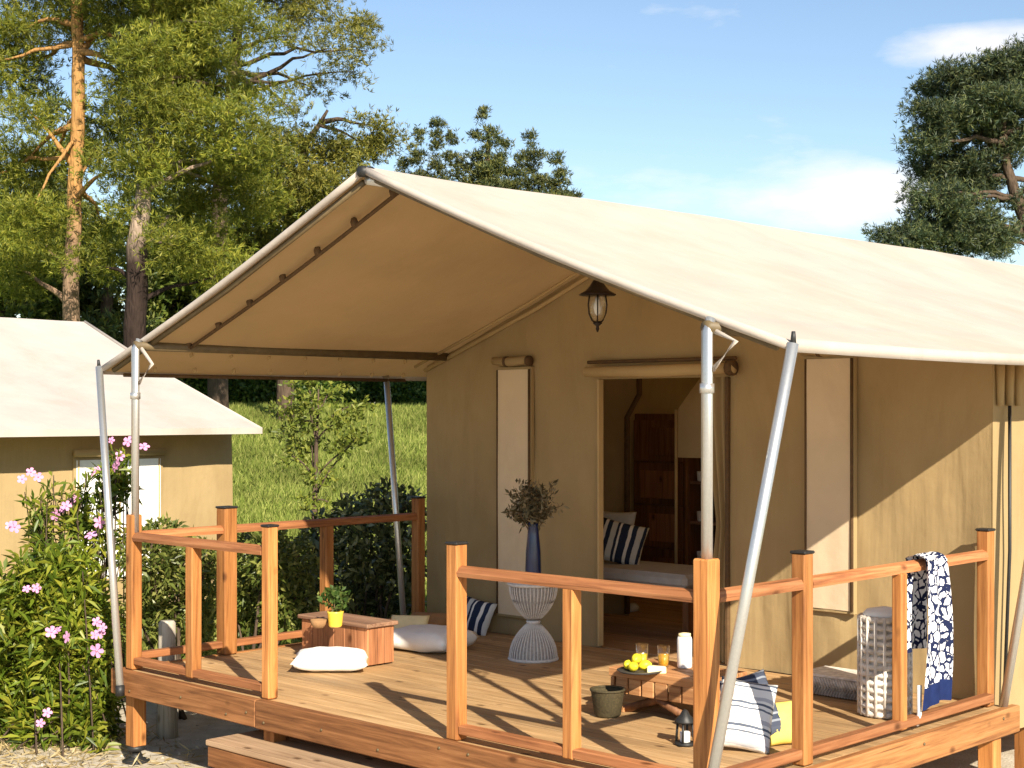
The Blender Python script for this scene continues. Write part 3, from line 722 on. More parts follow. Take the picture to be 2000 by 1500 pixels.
# ------------------------------------------------------------------ neighbouring tent
NE, NZE, NZR, NH = -13.03, 1.99, 3.27, 3.59
NY1, NY0 = 9.66, -3.0
nt2 = thing('neighbour_tent', 'second khaki tent with bright cream roof beyond the flowering bushes', 'tent', (NE - NH, 5, 0))
for s in (0, 1):
    mb = MB(); nx, ny = 16, 40
    x0, x1 = (NE, NE - NH) if s == 0 else (NE - 2 * NH, NE - NH)
    for j in range(ny + 1):
        for i in range(nx + 1):
            q = i / nx; y = NY0 + (NY1 - NY0) * j / ny
            mb.v.append((x0 + (x1 - x0) * q, y, NZE + (NZR - NZE) * q - .05 * math.sin(math.pi * q) * (.4 + .6 * abs(math.sin(y * .9))) + .008 * noise.noise(Vector((q * 5, y, 2)))))
    for j in range(ny):
        for i in range(nx):
            a = j * (nx + 1) + i; mb.f.append((a, a + 1, a + nx + 2, a + nx + 1))
    part(mb, 'roof_canvas', M['nroof'], nt2, True)
part(MB().tube([(NE, NY1, NZE - .01), (NE - NH / 2, NY1, (NZE + NZR) / 2 - .05), (NE - NH, NY1, NZR - .005)], .02, 8), 'roof_hem', M['hem'], nt2, True)
part(MB().box((NE - .012, NY0, NZE - .06), (NE + .006, NY1 + .01, NZE + .006)), 'eave_valance', M['hem'], nt2)
NWX = NE - .52
def nwall(mb, y0, y1):
    nx, nz = 60, 14; o = len(mb.v)
    for j in range(nz + 1):
        for i in range(nx + 1):
            y = y0 + (y1 - y0) * i / nx; z = .05 + (NZE + .12 - .05) * j / nz
            mb.v.append((NWX + wrinkle(y, z, 61) * .9, y, z))
    for j in range(nz):
        for i in range(nx):
            a = o + j * (nx + 1) + i; mb.f.append((a, a + 1, a + nx + 2, a + nx + 1))
mb = MB(); nwy = on_x(452, 900, NWX)[1]; nwall(mb, NY0 + .4, nwy); part(mb, 'side_wall', M['wall'], nt2, True)
mb = MB(); mb.add([(NWX, nwy, .05), (NE - 2 * NH + .52, nwy, .05), (NE - 2 * NH + .52, nwy, NZE + .12), (NE - NH, nwy, NZR - .06), (NWX, nwy, NZE + .12)], [(0, 1, 2, 3, 4)]); part(mb, 'back_wall', M['wall'], nt2)
wy0, wy1 = on_x(146, 950, NWX)[1], on_x(310, 950, NWX)[1]
f = part(MB().box((NWX + .012, wy0 - .03, .45), (NWX + .03, wy1 + .03, 1.71)), 'window', M['wall'], nt2)
part(MB().box((NWX + .031, wy0, .48), (NWX + .037, wy1, 1.68)), 'screen', M['white'], f)
for yy in (wy0 + .02, (wy0 + wy1) / 2, wy1 - .02):
    part(MB().tube([(NWX + .042, yy, .48), (NWX + .042, yy, 1.68)], .010, 6), 'zip', M['binding'], f, True)
part(MB().tube([(NWX + .06, wy0 - .04, 1.75), (NWX + .06, wy1 + .04, 1.75)], .04, 10), 'rolled_blind', M['wall'], f, True)

# ------------------------------------------------------------------ things on and around the deck
def yaw_cam(extra=0): return ANG + R(extra)
def pillow_mesh(name, wx, wy, h, n=18, puff=.42, seed=0):
    mb = MB()
    for s in (1, -1):
        o = len(mb.v)
        for j in range(n + 1):
            for i in range(n + 1):
                a = 2 * i / n - 1; c = 2 * j / n - 1
                k = (max(0, 1 - a * a) * max(0, 1 - c * c)) ** puff
                pin = 1 - .07 * (1 - abs(a)) * 0 - .06 * (c * c) * (1 - a * a) * 0
                x = a * wx / 2 * (1 - .07 * (1 - c * c) * 0 + 0) ; y = c * wy / 2
                x *= 1 - .06 * math.cos(c * math.pi / 2); y *= 1 - .06 * math.cos(a * math.pi / 2)
                mb.v.append((x, y, s * k * h / 2 + .012 * k * noise.noise(Vector((a * 2.2 + seed, c * 2.2, s * 3)))))
        for j in range(n):
            for i in range(n):
                q = o + j * (n + 1) + i
                fce = (q, q + 1, q + n + 2, q + n + 1)
                mb.f.append(fce if s == 1 else fce[::-1])
    me = mb.mesh(name, True)
    bm = bmesh.new(); bm.from_mesh(me); bmesh.ops.remove_doubles(bm, verts=bm.verts, dist=.0005); bm.to_mesh(me); bm.free(); me.shade_smooth()
    return me
def pillow(name, label, mname, loc, size, rot, seed=0, group=None, puff=.42):
    o = link(name, pillow_mesh(name, *size, seed=seed, puff=puff), M[mname], None, loc, rot)
    return tag(o, label, 'cushion', group)

# lantern under the ridge
ln = thing('hanging_lantern', 'dark metal lantern with a clear glass hanging below the tent ridge', 'lantern', (XC, 7.0, 3.36))
lx, ly = on_x(1167, 580, XC)[0], on_x(1167, 580, XC)[1]
ln.location = (lx, ly, 3.36)
lz = on_x(1167, 577, XC)[2]
part(MB().tube([(lx, ly, 3.36), (lx, ly, lz + .09)], .008, 8), 'chain', M['lampmetal'], ln, True)
part(MB().lathe([(.112, 0), (.115, .006), (.075, .028), (.05, .055), (.032, .085), (.02, .10), (.012, .125)], (lx, ly, lz), 20), 'lamp_shade', M['lampmetal'], ln, True)
part(MB().lathe([(.03, .002), (.055, -.004), (.062, -.06), (.056, -.11), (.036, -.15), (.012, -.165)], (lx, ly, lz), 20), 'glass', M['glass'], ln, True)
part(MB().lathe([(.012, -.01), (.018, -.04), (.026, -.075), (.018, -.11), (.004, -.125)], (lx, ly, lz), 12), 'bulb', M['milk'], ln, True)
for k in range(6):
    a = k * math.pi / 3 + .2
    pr = [(.058, -.002), (.066, -.06), (.060, -.11), (.040, -.152), (.012, -.175)]
    part(MB().tube([(lx + r_ * math.cos(a), ly + r_ * math.sin(a), lz + z) for r_, z in pr], .0042, 6), 'cage_bar', M['lampmetal'], ln, True)
part(MB().lathe([(.004, -.225), (.012, -.205), (.008, -.19), (.03, -.172), (.022, -.16)], (lx, ly, lz), 12), 'finial', M['lampmetal'], ln, True)

# chest, pot, cushions on the flower side
cn = on_z(718, 1304, DK)
CW, CDp, CH = cn[0] - on_y(589, 1300, cn[1])[0], on_x(770, 1280, cn[0])[1] - cn[1], .245
ch = thing('wooden_chest', 'low reddish wooden chest with a dark flat lid and a potted plant on top', 'chest', (cn[0] - CW / 2, cn[1] + CDp / 2, DK))
nsl = 6
for k in range(nsl):
    x0 = cn[0] - CW + k * CW / nsl
    part(MB().box((x0 + .002, cn[1], DK + .01), (x0 + CW / nsl - .002, cn[1] + .02, DK + CH - .002)), 'board', M['chest'], ch, bevel=.003)
    part(MB().box((x0 + .002, cn[1] + CDp - .02, DK + .01), (x0 + CW / nsl - .002, cn[1] + CDp, DK + CH - .002)), 'board', M['chest'], ch, bevel=.003)
for k in range(3):
    y0 = cn[1] + .022 + k * (CDp - .044) / 3
    for xx in (cn[0] - .02, cn[0] - CW):
        part(MB().box((xx, y0 + .002, DK + .01), (xx + .02, y0 + (CDp - .044) / 3 - .002, DK + CH - .002)), 'board', M['chest'], ch, bevel=.003)
part(MB().box((cn[0] - CW + .02, cn[1] + .02, DK + .012), (cn[0] - .02, cn[1] + CDp - .02, DK + .03)), 'chest_bottom', M['darkwood'], ch)
part(MB().box((cn[0] - CW - .02, cn[1] - .02, DK + CH), (cn[0] + .02, cn[1] + CDp + .02, DK + CH + .026)), 'lid', M['lidwood'], ch, bevel=.005)
zc = DK + CH + .026
pp = on_z(655, 1224, zc)
pt = thing('potted_plant', 'small green plant in a bright yellow pot standing on the wooden chest', 'potted plant', (pp[0], pp[1], zc))
part(MB().lathe([(.036, 0), (.042, .01), (.05, .085), (.052, .095), (.046, .097), (.043, .08), (.01, .078)], (pp[0], pp[1], zc), 20), 'pot', M['pot'], pt, True)
n = 260; Pq = in_ellipsoid(n, (pp[0], pp[1], zc + .16), (.09, .09, .08), 2.0); Dq = unit(rand_dirs(n) * .7 + np.array([0, 0, .8]))
link('foliage', leaf_mesh('foliage', Pq, Dq, .05, .022, bend=.2), M['leaf_pot'], pt)
for k in range(7):
    a = k * .9; part(MB().tube([(pp[0], pp[1], zc + .07), (pp[0] + .05 * math.cos(a), pp[1] + .05 * math.sin(a), zc + .17)], .003, 5), 'stem', M['twig'], pt, True)
wp = on_z(622, 1226, zc)
bo = thing('wicker_bowl', 'small brown bowl beside the yellow pot on the chest lid', 'bowl', (wp[0], wp[1], zc))
part(MB().lathe([(.03, 0), (.045, .02), (.05, .05), (.046, .05), (.03, .015)], (wp[0], wp[1], zc), 16), 'bowl_body', M['brown'], bo, True)

c1 = on_z(647, 1308, DK)
pillow('white_cushion', 'flat white cushion lying on the deck boards in front of the wooden chest', 'white', (c1[0], c1[1], DK + .066), (.47, .36, .135), (R(2), R(1), yaw_cam(2)), 1, puff=.33)
c2 = on_z(818, 1272, DK)
pillow('floor_cushion', 'thick white floor cushion beside the chest near the tent wall', 'white', (c2[0] - .0, c2[1] + .10, DK + .075), (.52, .44, .165), (0, 0, R(12)), 2, puff=.24)
pillow('yellow_cushion', 'pale yellow cushion leaning behind the thick white floor cushion', 'cream', tuple(on_z(797, 1232, DK + .10)), (.27, .26, .10), (R(48), 0, R(36)), 3)
pillow('brown_cushion', 'brown cushion beside the pale yellow cushion at the tent wall', 'brown', tuple(on_z(832, 1224, DK + .10)), (.32, .30, .11), (R(30), 0, R(26)), 4)
pillow('striped_wall_cushion', 'small navy striped cushion leaning on the tent wall behind the white floor cushion', 'stripe_navy', (-7.72, 7.62, DK + .12), (.28, .26, .10), (R(66), R(8), R(8)), 5)
sg = on_z(338, 1300, .45)
sk = thing('weathered_stump', 'pale weathered wooden stump standing behind the lower railing by the bushes', 'stump', (-8.62, 5.35, 0))
part(MB().lathe([(.075, 0), (.066, .3), (.060, .60), (.058, .76), (.045, .775)], (-8.62, 5.62, 0), 10), 'stump_body', M['stump'], sk, True)

# hourglass rattan table with blue vase
tp = on_z(1051, 1292, DK) + np.array([-.08, .04, 0])
TH = .487
rt = thing('hourglass_table', 'white rattan hourglass side table standing before the tent wall', 'side table', (tp[0], tp[1], DK))
def hour(z):
    q = abs(z / TH - .5) * 2
    return .026 + .129 * (1 - (1 - min(1, q)) ** 2.3)
prof = [(hour(TH * i / 24) * .96, TH * i / 24) for i in range(25)]
part(MB().lathe(prof, (tp[0], tp[1], DK), 28), 'woven_body', M['rattan_shade'], rt, True)
sme = MB().tube([(hour(TH * i / 16), 0, TH * i / 16) for i in range(17)], .0042, 5).mesh('strand', True)
for k in range(40):
    link('strand', sme, M['rattan'], rt, (tp[0], tp[1], DK), (0, 0, k * math.pi / 20))
for z, r_ in ((.008, hour(0)), (TH, hour(TH) + .004), (TH / 2, .036)):
    n = 24; part(MB().tube([(tp[0] + r_ * math.cos(2 * math.pi * k / n), tp[1] + r_ * math.sin(2 * math.pi * k / n), DK + z) for k in range(n + 1)], .011, 6, False), 'rim', M['rattan'], rt, True)
part(MB().lathe([(.15, 0), (.156, .006), (.15, .014)], (tp[0], tp[1], DK + TH), 28), 'table_top', M['rattan'], rt, True)
vz = DK + TH + .014
va = thing('blue_vase', 'tall blue vase holding dried stems on the rattan table', 'vase', (tp[0], tp[1], vz))
part(MB().lathe([(.045, 0), (.05, .01), (.052, .08), (.048, .2), (.038, .30), (.033, .36), (.038, .385), (.034, .385), (.028, .34)], (tp[0], tp[1], vz), 24), 'vase_body', M['vase'], va, True)
LP, LD = [], []
for k in range(46):
    a = random.uniform(0, 6.28); s_ = random.uniform(.03, .19); h = random.uniform(.04, .27) * (1.1 - s_ * 1.6)
    p0 = Vector((tp[0], tp[1], vz + .37)); p2 = p0 + Vector((s_ * math.cos(a), s_ * math.sin(a), h)); p1 = (p0 + p2) / 2 + Vector((0, 0, .03))
    part(MB().tube([p0 - Vector((0, 0, .1)), p1, p2], .0025, 4), 'dried_stem', M['twig'], va, True)
    for q in range(26):
        f_ = random.uniform(.25, 1.05); p = p0.lerp(p2, f_)
        LP.append([p.x + random.gauss(0, .012), p.y + random.gauss(0, .012), p.z + random.gauss(0, .015)])
LP = np.array(LP); link('dried_leaves', leaf_mesh('dried_leaves', LP, unit(rand_dirs(len(LP)) + np.array([0, 0, .4])), rng.uniform(.03, .06, len(LP)), .019), M['leaf_dry'], va)

# low plank table with drinks
lt = on_z(1280, 1392, DK)
TX, TY, TZ = lt[0] + .10, lt[1] + .06, .235
tb = thing('low_table', 'low wooden table with dark crossed legs imitating rail shadow, holding lemons and juice glasses', 'table', (TX, TY, DK))
tl, tw = .62, .40
for k in range(5):
    part(MB().box((TX - tl / 2, TY - tw / 2 + k * tw / 5 + .004, DK + TZ - .045), (TX + tl / 2, TY - tw / 2 + (k + 1) * tw / 5 - .004, DK + TZ)), 'slat', M['table'], tb, bevel=.003)
for k in range(6):
    part(MB().box((TX - tl / 2 + .045 + k * (tl - .09) / 6 + .006, TY - tw / 2 + .004, DK + TZ - .13), (TX - tl / 2 + .045 + (k + 1) * (tl - .09) / 6 - .006, TY - tw / 2 + .022, DK + TZ - .0455)), 'apron_slat', M['table'], tb, bevel=.003)
for sy in (-1, 1):
    y0 = TY + sy * (tw / 2 - .05)
    for sx in (-1, 1):
        part(MB().tube([(TX - sx * .24, y0 + sx * .014, DK + .012), (TX + sx * .24, y0 + sx * .014, DK + TZ - .05)], .022, 8), 'shade_leg', M['darkwood'], tb, True)  # dark diagonals that imitate the rail's shadow across the table
for sx in (-1, 1):
    for k in range(4):
        part(MB().box((TX + sx * (tl / 2 - .022) - .011, TY - tw / 2 + k * tw / 4 + .006, DK + TZ - .13), (TX + sx * (tl / 2 - .022) + .011, TY - tw / 2 + (k + 1) * tw / 4 - .006, DK + TZ - .0455)), 'apron_slat', M['table'], tb, bevel=.003)
    part(MB().box((TX + sx * .25 - .018, TY - tw / 2 + .02, DK + TZ - .08), (TX + sx * .25 + .018, TY + tw / 2 - .02, DK + TZ - .0455)), 'cross_bar', M['table'], tb)
    part(MB().box((TX + sx * .25 - .018, TY - tw / 2 + .03, DK + .001), (TX + sx * .25 + .018, TY + tw / 2 - .03, DK + .022)), 'cross_bar', M['table'], tb)
tz = DK + TZ
dp_ = on_z(1250, 1314, tz)
ds = thing('slate_dish', 'dark round dish of lemons on the low table', 'dish', (dp_[0], dp_[1], tz))
part(MB().lathe([(.06, 0), (.11, .006), (.122, .016), (.118, .018), (.06, .009)], (dp_[0], dp_[1], tz), 24), 'dish_body', M['slate'], ds, True)
lem = MB().lathe([(.003, -.036), (.010, -.031), (.021, -.020), (.0255, 0), (.021, .020), (.010, .030), (.003, .036)], n=14).mesh('lemon', True)
for k, (dx, dy, dz, lab) in enumerate(((-.06, -.02, .042, 'lemon on the slate dish, the one at the edge facing the vase'), (-.005, -.05, .042, 'lemon at the front of the slate dish'), (.01, .03, .042, 'lemon at the back of the slate dish beside the tall juice glass'), (-.018, -.008, .078, 'topmost lemon resting on the other lemons in the dish'))):
    tag(link('lemon', lem, M['lemon'], None, (dp_[0] + dx, dp_[1] + dy, tz + dz - .004), (R(80), R(random.uniform(0, 60)), R(k * 67))), lab, 'lemon', 'lemons on the dish')
cz = on_z(1284, 1316, tz)
tag(link('cheese_wedge', MB().add([(-.05, -.03, 0), (.05, 0, 0), (-.05, .03, 0), (-.05, -.03, .04), (.05, 0, .04), (-.05, .03, .04)], [(0, 2, 1), (3, 4, 5), (0, 1, 4, 3), (1, 2, 5, 4), (2, 0, 3, 5)]).mesh('cheese_wedge', bevel=.004), M['bread'], None, (cz[0], cz[1], tz + .001), (0, 0, .5)), 'pale wedge of cheese beside the lemon dish', 'cheese')
def glass(u, v, h, fill, jm, lab):
    p = on_z(u, v, tz)
    gl = thing('juice_glass', lab, 'glass', (p[0], p[1], tz), 'juice glasses on the low table')
    part(MB().lathe([(.026, 0), (.028, .004), (.034, h), (.0325, h), (.0268, .008), (.005, .007)], (p[0], p[1], tz), 20), 'glass_body', M['glass'], gl, True)
    part(MB().lathe([(.0255, .009), (.0262, .02), (.0262 + .0058 * fill, h * fill), (.002, h * fill)], (p[0], p[1], tz), 20), 'juice', M[jm], gl, True)
glass(1254, 1303, .125, .58, 'juice2', 'tall glass of pale yellow juice behind the lemons')
glass(1296, 1303, .115, .62, 'juice', 'glass of orange juice between the yellow glass and the white carafe')
cp = on_z(1337, 1304, tz)
cf = thing('white_carafe', 'white cylindrical carafe standing at the end of the low table', 'carafe', (cp[0], cp[1], tz))
part(MB().lathe([(.036, 0), (.040, .006), (.040, .15), (.036, .165), (.030, .168)], (cp[0], cp[1], tz), 20), 'carafe_body', M['milk'], cf, True)
part(MB().lathe([(.033, 0), (.033, .014), (.01, .018)], (cp[0], cp[1], tz + .168), 20), 'stopper', M['cream'], cf, True)
pf = on_z(1172, 1402, DK)
bk = thing('olive_basket', 'small dark olive basket on the deck beside the low table', 'basket', (pf[0], pf[1], DK))
part(MB().lathe([(.062, 0), (.07, .01), (.088, .13), (.09, .14), (.084, .14), (.07, .02)], (pf[0], pf[1] + .06, DK), 20), 'basket_body', M['olive'], bk, True)
part(MB().tube([(pf[0] + .088 * math.cos(2 * math.pi * k / 20), pf[1] + .06 + .088 * math.sin(2 * math.pi * k / 20), DK + .14) for k in range(21)], .007, 6, False), 'basket_rim', M['olive'], bk, True)
bp_ = on_z(1338, 1455, DK)
cl = thing('candle_lantern', 'small black lantern with a white candle on the deck by the corner post', 'lantern', (bp_[0], bp_[1], DK))
bx, by = bp_[0], bp_[1]
part(MB().lathe([(.05, 0), (.052, .012), (.045, .016)], (bx, by, DK), 12), 'lantern_base', M['black'], cl, True)
for k in range(4):
    a = k * math.pi / 2 + .4; part(MB().tube([(bx + .044 * math.cos(a), by + .044 * math.sin(a), DK + .014), (bx + .036 * math.cos(a), by + .036 * math.sin(a), DK + .11)], .006, 6), 'lantern_bar', M['black'], cl, True)
part(MB().lathe([(.05, .108), (.052, .116), (.025, .145), (.014, .165), (.006, .17)], (bx, by, DK), 12), 'lantern_lid', M['black'], cl, True)
part(MB().lathe([(.024, .016), (.025, .018), (.025, .062), (.02, .066)], (bx, by, DK), 12), 'candle', M['milk'], cl, True)

# cushions at the corner
q1 = on_z(1455, 1474, DK)
pillow('grey_striped_cushion', 'white and grey striped cushion leaning behind the slanted metal pole', 'stripe_grey', (q1[0] - .07, q1[1] + .10, DK + .16), (.27, .35, .11), (R(60), R(8), yaw_cam(-10)), 6)
pillow('dark_striped_cushion', 'dark slate striped cushion leaning on the white and grey striped one', 'stripe_dark', (q1[0] - .11, q1[1] + .22, DK + .17), (.25, .35, .11), (R(58), R(-12), yaw_cam(12)), 7)
q2 = on_z(1522, 1450, DK)
pillow('small_yellow_cushion', 'small bright yellow cushion next to the striped cushions near the capped post', 'yellow', (q2[0] + .02, q2[1] - .02, DK + .10), (.20, .22, .10), (R(58), 0, yaw_cam(20)), 8)

# wicker pieces by the side railing
wb = on_z(1728, 1396, DK)
wl = thing('tall_wicker_basket', 'tall round whitewashed wicker basket with a white lid behind the side railing', 'basket', (wb[0], wb[1], DK))
WR, WHt = .125, .52
part(MB().lathe([(WR - .01, 0), (WR - .004, .01), (WR - .004, WHt), (WR - .03, WHt), (WR - .035, .03)], (wb[0], wb[1], DK), 28), 'basket_body', M['wicker'], wl, True)
for k in range(13):
    z = DK + .02 + k * .041; n = 40
    part(MB().tube([(wb[0] + WR * 1.0 * math.cos(2 * math.pi * i / n), wb[1] + WR * 1.0 * math.sin(2 * math.pi * i / n), z + .0025 * (1 if (i + k) % 2 else -1)) for i in range(n + 1)], .0165, 6, False), 'woven_band', M['wicker'], wl, True)
for k in range(18):
    a = k * math.pi / 9
    part(MB().tube([(wb[0] + (WR + .009) * math.cos(a), wb[1] + (WR + .009) * math.sin(a), DK + .01), (wb[0] + (WR + .009) * math.cos(a), wb[1] + (WR + .009) * math.sin(a), DK + WHt)], .010, 6), 'woven_stake', M['wicker'], wl, True)
part(MB().lathe([(WR - .015, 0), (WR - .01, .012), (WR - .03, .035), (.02, .05)], (wb[0], wb[1], DK + WHt), 28), 'basket_lid', M['white'], wl, True)
ww = on_z(1640, 1362, DK)
wt = thing('wicker_hamper', 'low woven wicker hamper against the tent wall behind the tall basket', 'hamper', (ww[0], ww[1] + .1, DK))
X0, X1, Y0, Y1 = ww[0] - .24, ww[0] + .26, ww[1] - .04, ww[1] + .24
part(MB().box((X0 + .01, Y0 + .01, DK + .004), (X1 - .01, Y1 - .01, DK + .105)), 'hamper_body', M['wicker'], wt, bevel=.01)
mb = MB()
nst = 26
for k in range(nst):
    x = X0 + .02 + (X1 - X0 - .04) * k / (nst - 1)
    part(MB().tube([(x, Y0 - .002, DK + .01), (x + .03, Y0 - .004, DK + .055), (x, Y0 - .002, DK + .104)], .0075, 5), 'woven_strand', M['wicker'], wt, True)
part(MB().box((X0 - .008, Y0 - .008, DK + .1055), (X1 + .008, Y1 + .004, DK + .120)), 'hamper_lid', M['wicker'], wt, bevel=.006)

# towel over the side rail
ty = on_x(1808, 1085, XRR)[1]
tw_ = thing('beach_towel', 'navy and white printed towel hanging over the side rail with a navy border', 'towel', (XRR, ty, ZT))
def towel_sheet(z_hi, z_lo, side, w0, w1, name, material, nx=20, nz=30, seed=0):
    mb = MB()
    for j in range(nz + 1):
        q = j / nz; z = z_hi + (z_lo - z_hi) * q
        tot = (1.43 - z) / .75
        hw = (w0 + (w1 - w0) * tot ** .6) / 2
        for i in range(nx + 1):
            a = 2 * i / nx - 1
            fold = .016 * math.cos(a * 7 + seed) * (1 - .5 * tot) + .010 * math.sin(a * 3.1 + z * 4)
            mb.v.append((XRR + side * (.048 + .012 * math.sin(tot * 3)) + fold, ty + a * hw + .02 * tot * side, z + .012 * math.sin(a * 2.0 + 1) * tot))
    for j in range(nz):
        for i in range(nx):
            k = j * (nx + 1) + i; mb.f.append((k, k + 1, k + nx + 2, k + nx + 1))
    return part(mb, name, material, tw_, True)
towel_sheet(1.425, .80, 1, .18, .30, 'towel_front', M['towel'])
towel_sheet(.80, .69, 1, .18, .30, 'towel_border', M['navy'], nz=6)
towel_sheet(1.425, .95, -1, .20, .32, 'towel_back', M['towel'], seed=2)
mb = MB(); nx = 20; na = 8
for j in range(na + 1):
    an = math.pi * j / na
    for i in range(nx + 1):
        a = 2 * i / nx - 1; mb.v.append((XRR + .05 * math.cos(an) + .014 * math.cos(a * 7) * math.cos(an), ty + a * .10, 1.423 + .026 * math.sin(an) + .006 * math.sin(a * 9) * math.sin(an)))
for j in range(na):
    for i in range(nx):
        k = j * (nx + 1) + i; mb.f.append((k, k + 1, k + nx + 2, k + nx + 1))
part(mb, 'towel_fold', M['towel'], tw_, True)
part(MB().tube([(XRR + .02, ty - .10, .80), (XRR + .025, ty - .11, .66), (XRR + .01, ty - .11, .60)], .012, 6), 'towel_tie', M['white'], tw_, True)

# ------------------------------------------------------------------ inside the tent
by0 = 8.25
bz = on_y(1250, 1112, by0 + .1)[2]
bxa, bxb = on_y(1150, 1100, by0)[0], on_y(1338, 1140, by0)[0]
bench = thing('padded_bench', 'grey padded bench just inside the tent door', 'bench', ((bxa + bxb) / 2, by0 + .3, DK))
part(MB().box((bxa - .5, by0, bz - .10), (bxb, by0 + .62, bz)), 'seat', M['sole'], bench, bevel=.03)
part(MB().box((bxa - .48, by0 + .03, bz - .15), (bxb - .02, by0 + .6, bz - .101)), 'seat_frame', M['darkwood'], bench)
for xx in (bxa - .45, bxb - .06):
    for yy in (by0 + .05, by0 + .53):
        part(MB().box((xx, yy, DK), (xx + .05, yy + .05, bz - .151)), 'leg', M['darkwood'], bench)
pc = on_y(1212, 1062, by0 + .34)
pillow('striped_bench_cushion', 'black and white striped cushion on the bench inside the tent door', 'stripe_navy', (pc[0], pc[1], bz + .15), (.36, .33, .14), (R(66), R(12), R(30)), 9)
pc2 = on_y(1196, 1032, by0 + .52)
pillow('grey_bench_cushion', 'plain grey cushion behind the striped cushion on the bench', 'greycotton', (pc2[0], pc2[1] + .02, bz + .20), (.34, .34, .12), (R(74), 0, R(12)), 10)
# shoes under the bench
for k, (u, v) in enumerate(((1210, 1195), (1236, 1193))):
    s_ = on_z(u, v, DK)
    sh = tag(link('shoe', MB().add([], []).lathe([(.01, 0), (.05, .004), (.052, .03), (.03, .055), (.01, .06)], (0, 0, 0), 12, 1, 2.2).mesh('shoe', True), M['greycotton'], None, (s_[0], s_[1], DK + .001), (0, 0, .6)), ('pale shoe under the bench, nearest the door binding', 'pale shoe under the middle of the bench')[k], 'shoe', 'shoes under the bench')
yc = 10.2
wx0, wx1 = on_y(1234, 900, yc)[0], on_y(1336, 900, yc)[0]
wz = on_y(1280, 808, yc)[2]
wd = thing('dark_wardrobe', 'dark brown wooden wardrobe seen through the tent door', 'wardrobe', ((wx0 + wx1) / 2, yc, DK))
part(MB().box((wx0, yc + .02, DK), (wx1, yc + .5, wz)), 'carcass', M['darkwood'], wd, bevel=.005)
hh = (wz - DK - .1) / 4
for k in range(4):
    d_ = part(MB().box((wx0 + .02, yc - .002, DK + .06 + k * hh), (wx1 - .02, yc + .018, DK + .06 + (k + 1) * hh - .015)), 'door_panel', M['darkwood'], wd, bevel=.004)
    part(MB().box((wx0 + .10 + .1 * (k % 2), yc - .014, DK + .11 + k * hh), (wx1 - .08, yc - .003, DK + (k + 1) * hh - .02)), 'inset', M['chest'] if k in (1, 2) else M['darkwood'], d_, bevel=.004)
ys = 9.7
sx0, sx1 = on_y(1343, 900, ys)[0], on_y(1440, 900, ys)[0]
sf = thing('dark_shelf', 'tall dark open shelf at the edge of the tent doorway', 'shelf', ((sx0 + sx1) / 2, ys, DK))
sz1 = on_y(1360, 860, ys)[2]
part(MB().box((sx0, ys, DK), (sx0 + .025, ys + .35, sz1)), 'shelf_side', M['darkwood'], sf)
part(MB().box((sx1, ys, DK), (sx1 + .025, ys + .35, sz1)), 'shelf_side', M['darkwood'], sf)
part(MB().box((sx0 + .026, ys + .33, DK), (sx1 - .001, ys + .35, sz1)), 'shelf_back', M['darkwood'], sf)
for k in range(5):
    z = DK + .05 + k * (sz1 - DK - .08) / 4
    part(MB().box((sx0 + .026, ys + .001, z), (sx1 - .001, ys + .328, z + .022)), 'shelf_board', M['lidwood'], sf)
for k in (1, 2, 3):
    z = DK + .05 + k * (sz1 - DK - .08) / 4 + .0225
    tag(link('white_cup', MB().lathe([(.025, 0), (.032, .01), (.036, .08), (.033, .08), (.028, .012)], n=14).mesh('white_cup', True), M['milk'], None, (sx0 + .09, ys + .06, z)),
        ('white cup on the lowest middle shelf board inside the tent', 'white cup on the shelf board at rail height inside the tent', 'white cup on the uppermost filled shelf board inside the tent')[k - 1], 'cup', 'cups on the dark shelf')

# ------------------------------------------------------------------ plants
def add_trunk(parent, pts, radii, material, name='trunk', n=12):
    pts = [Vector(p) for p in pts]
    P, Rr = [], []
    for i in range(len(pts) - 1):
        for k in range(5):
            q = k / 5; P.append(pts[i].lerp(pts[i + 1], q) + Vector((noise.noise(pts[i] * 3 + Vector((q * 2, 0, 0))), noise.noise(pts[i] * 3 + Vector((0, q * 2, 5))), 0)) * radii[i] * .3); Rr.append(radii[i] * (1 - q) + radii[i + 1] * q)
    P.append(pts[-1]); Rr.append(radii[-1])
    return part(MB().tube(P, Rr, n), name, material, parent, True)
def limb(parent, a, b2, r0, material, sag=.12):
    a, b2 = Vector(a), Vector(b2); L = (b2 - a).length
    P = []; Rr = []
    for i in range(9):
        q = i / 8; p = a.lerp(b2, q); p.z += sag * L * math.sin(q * math.pi) * .5
        p += Vector((noise.noise(p * 1.7), noise.noise(p * 1.7 + Vector((9, 0, 0))), noise.noise(p * 1.7 + Vector((0, 9, 0))))) * .07 * L * math.sin(q * math.pi)
        P.append(p); Rr.append(max(.008, r0 * (1 - .85 * q)))
    return part(MB().tube(P, Rr, 7), 'branch', material, parent, True)
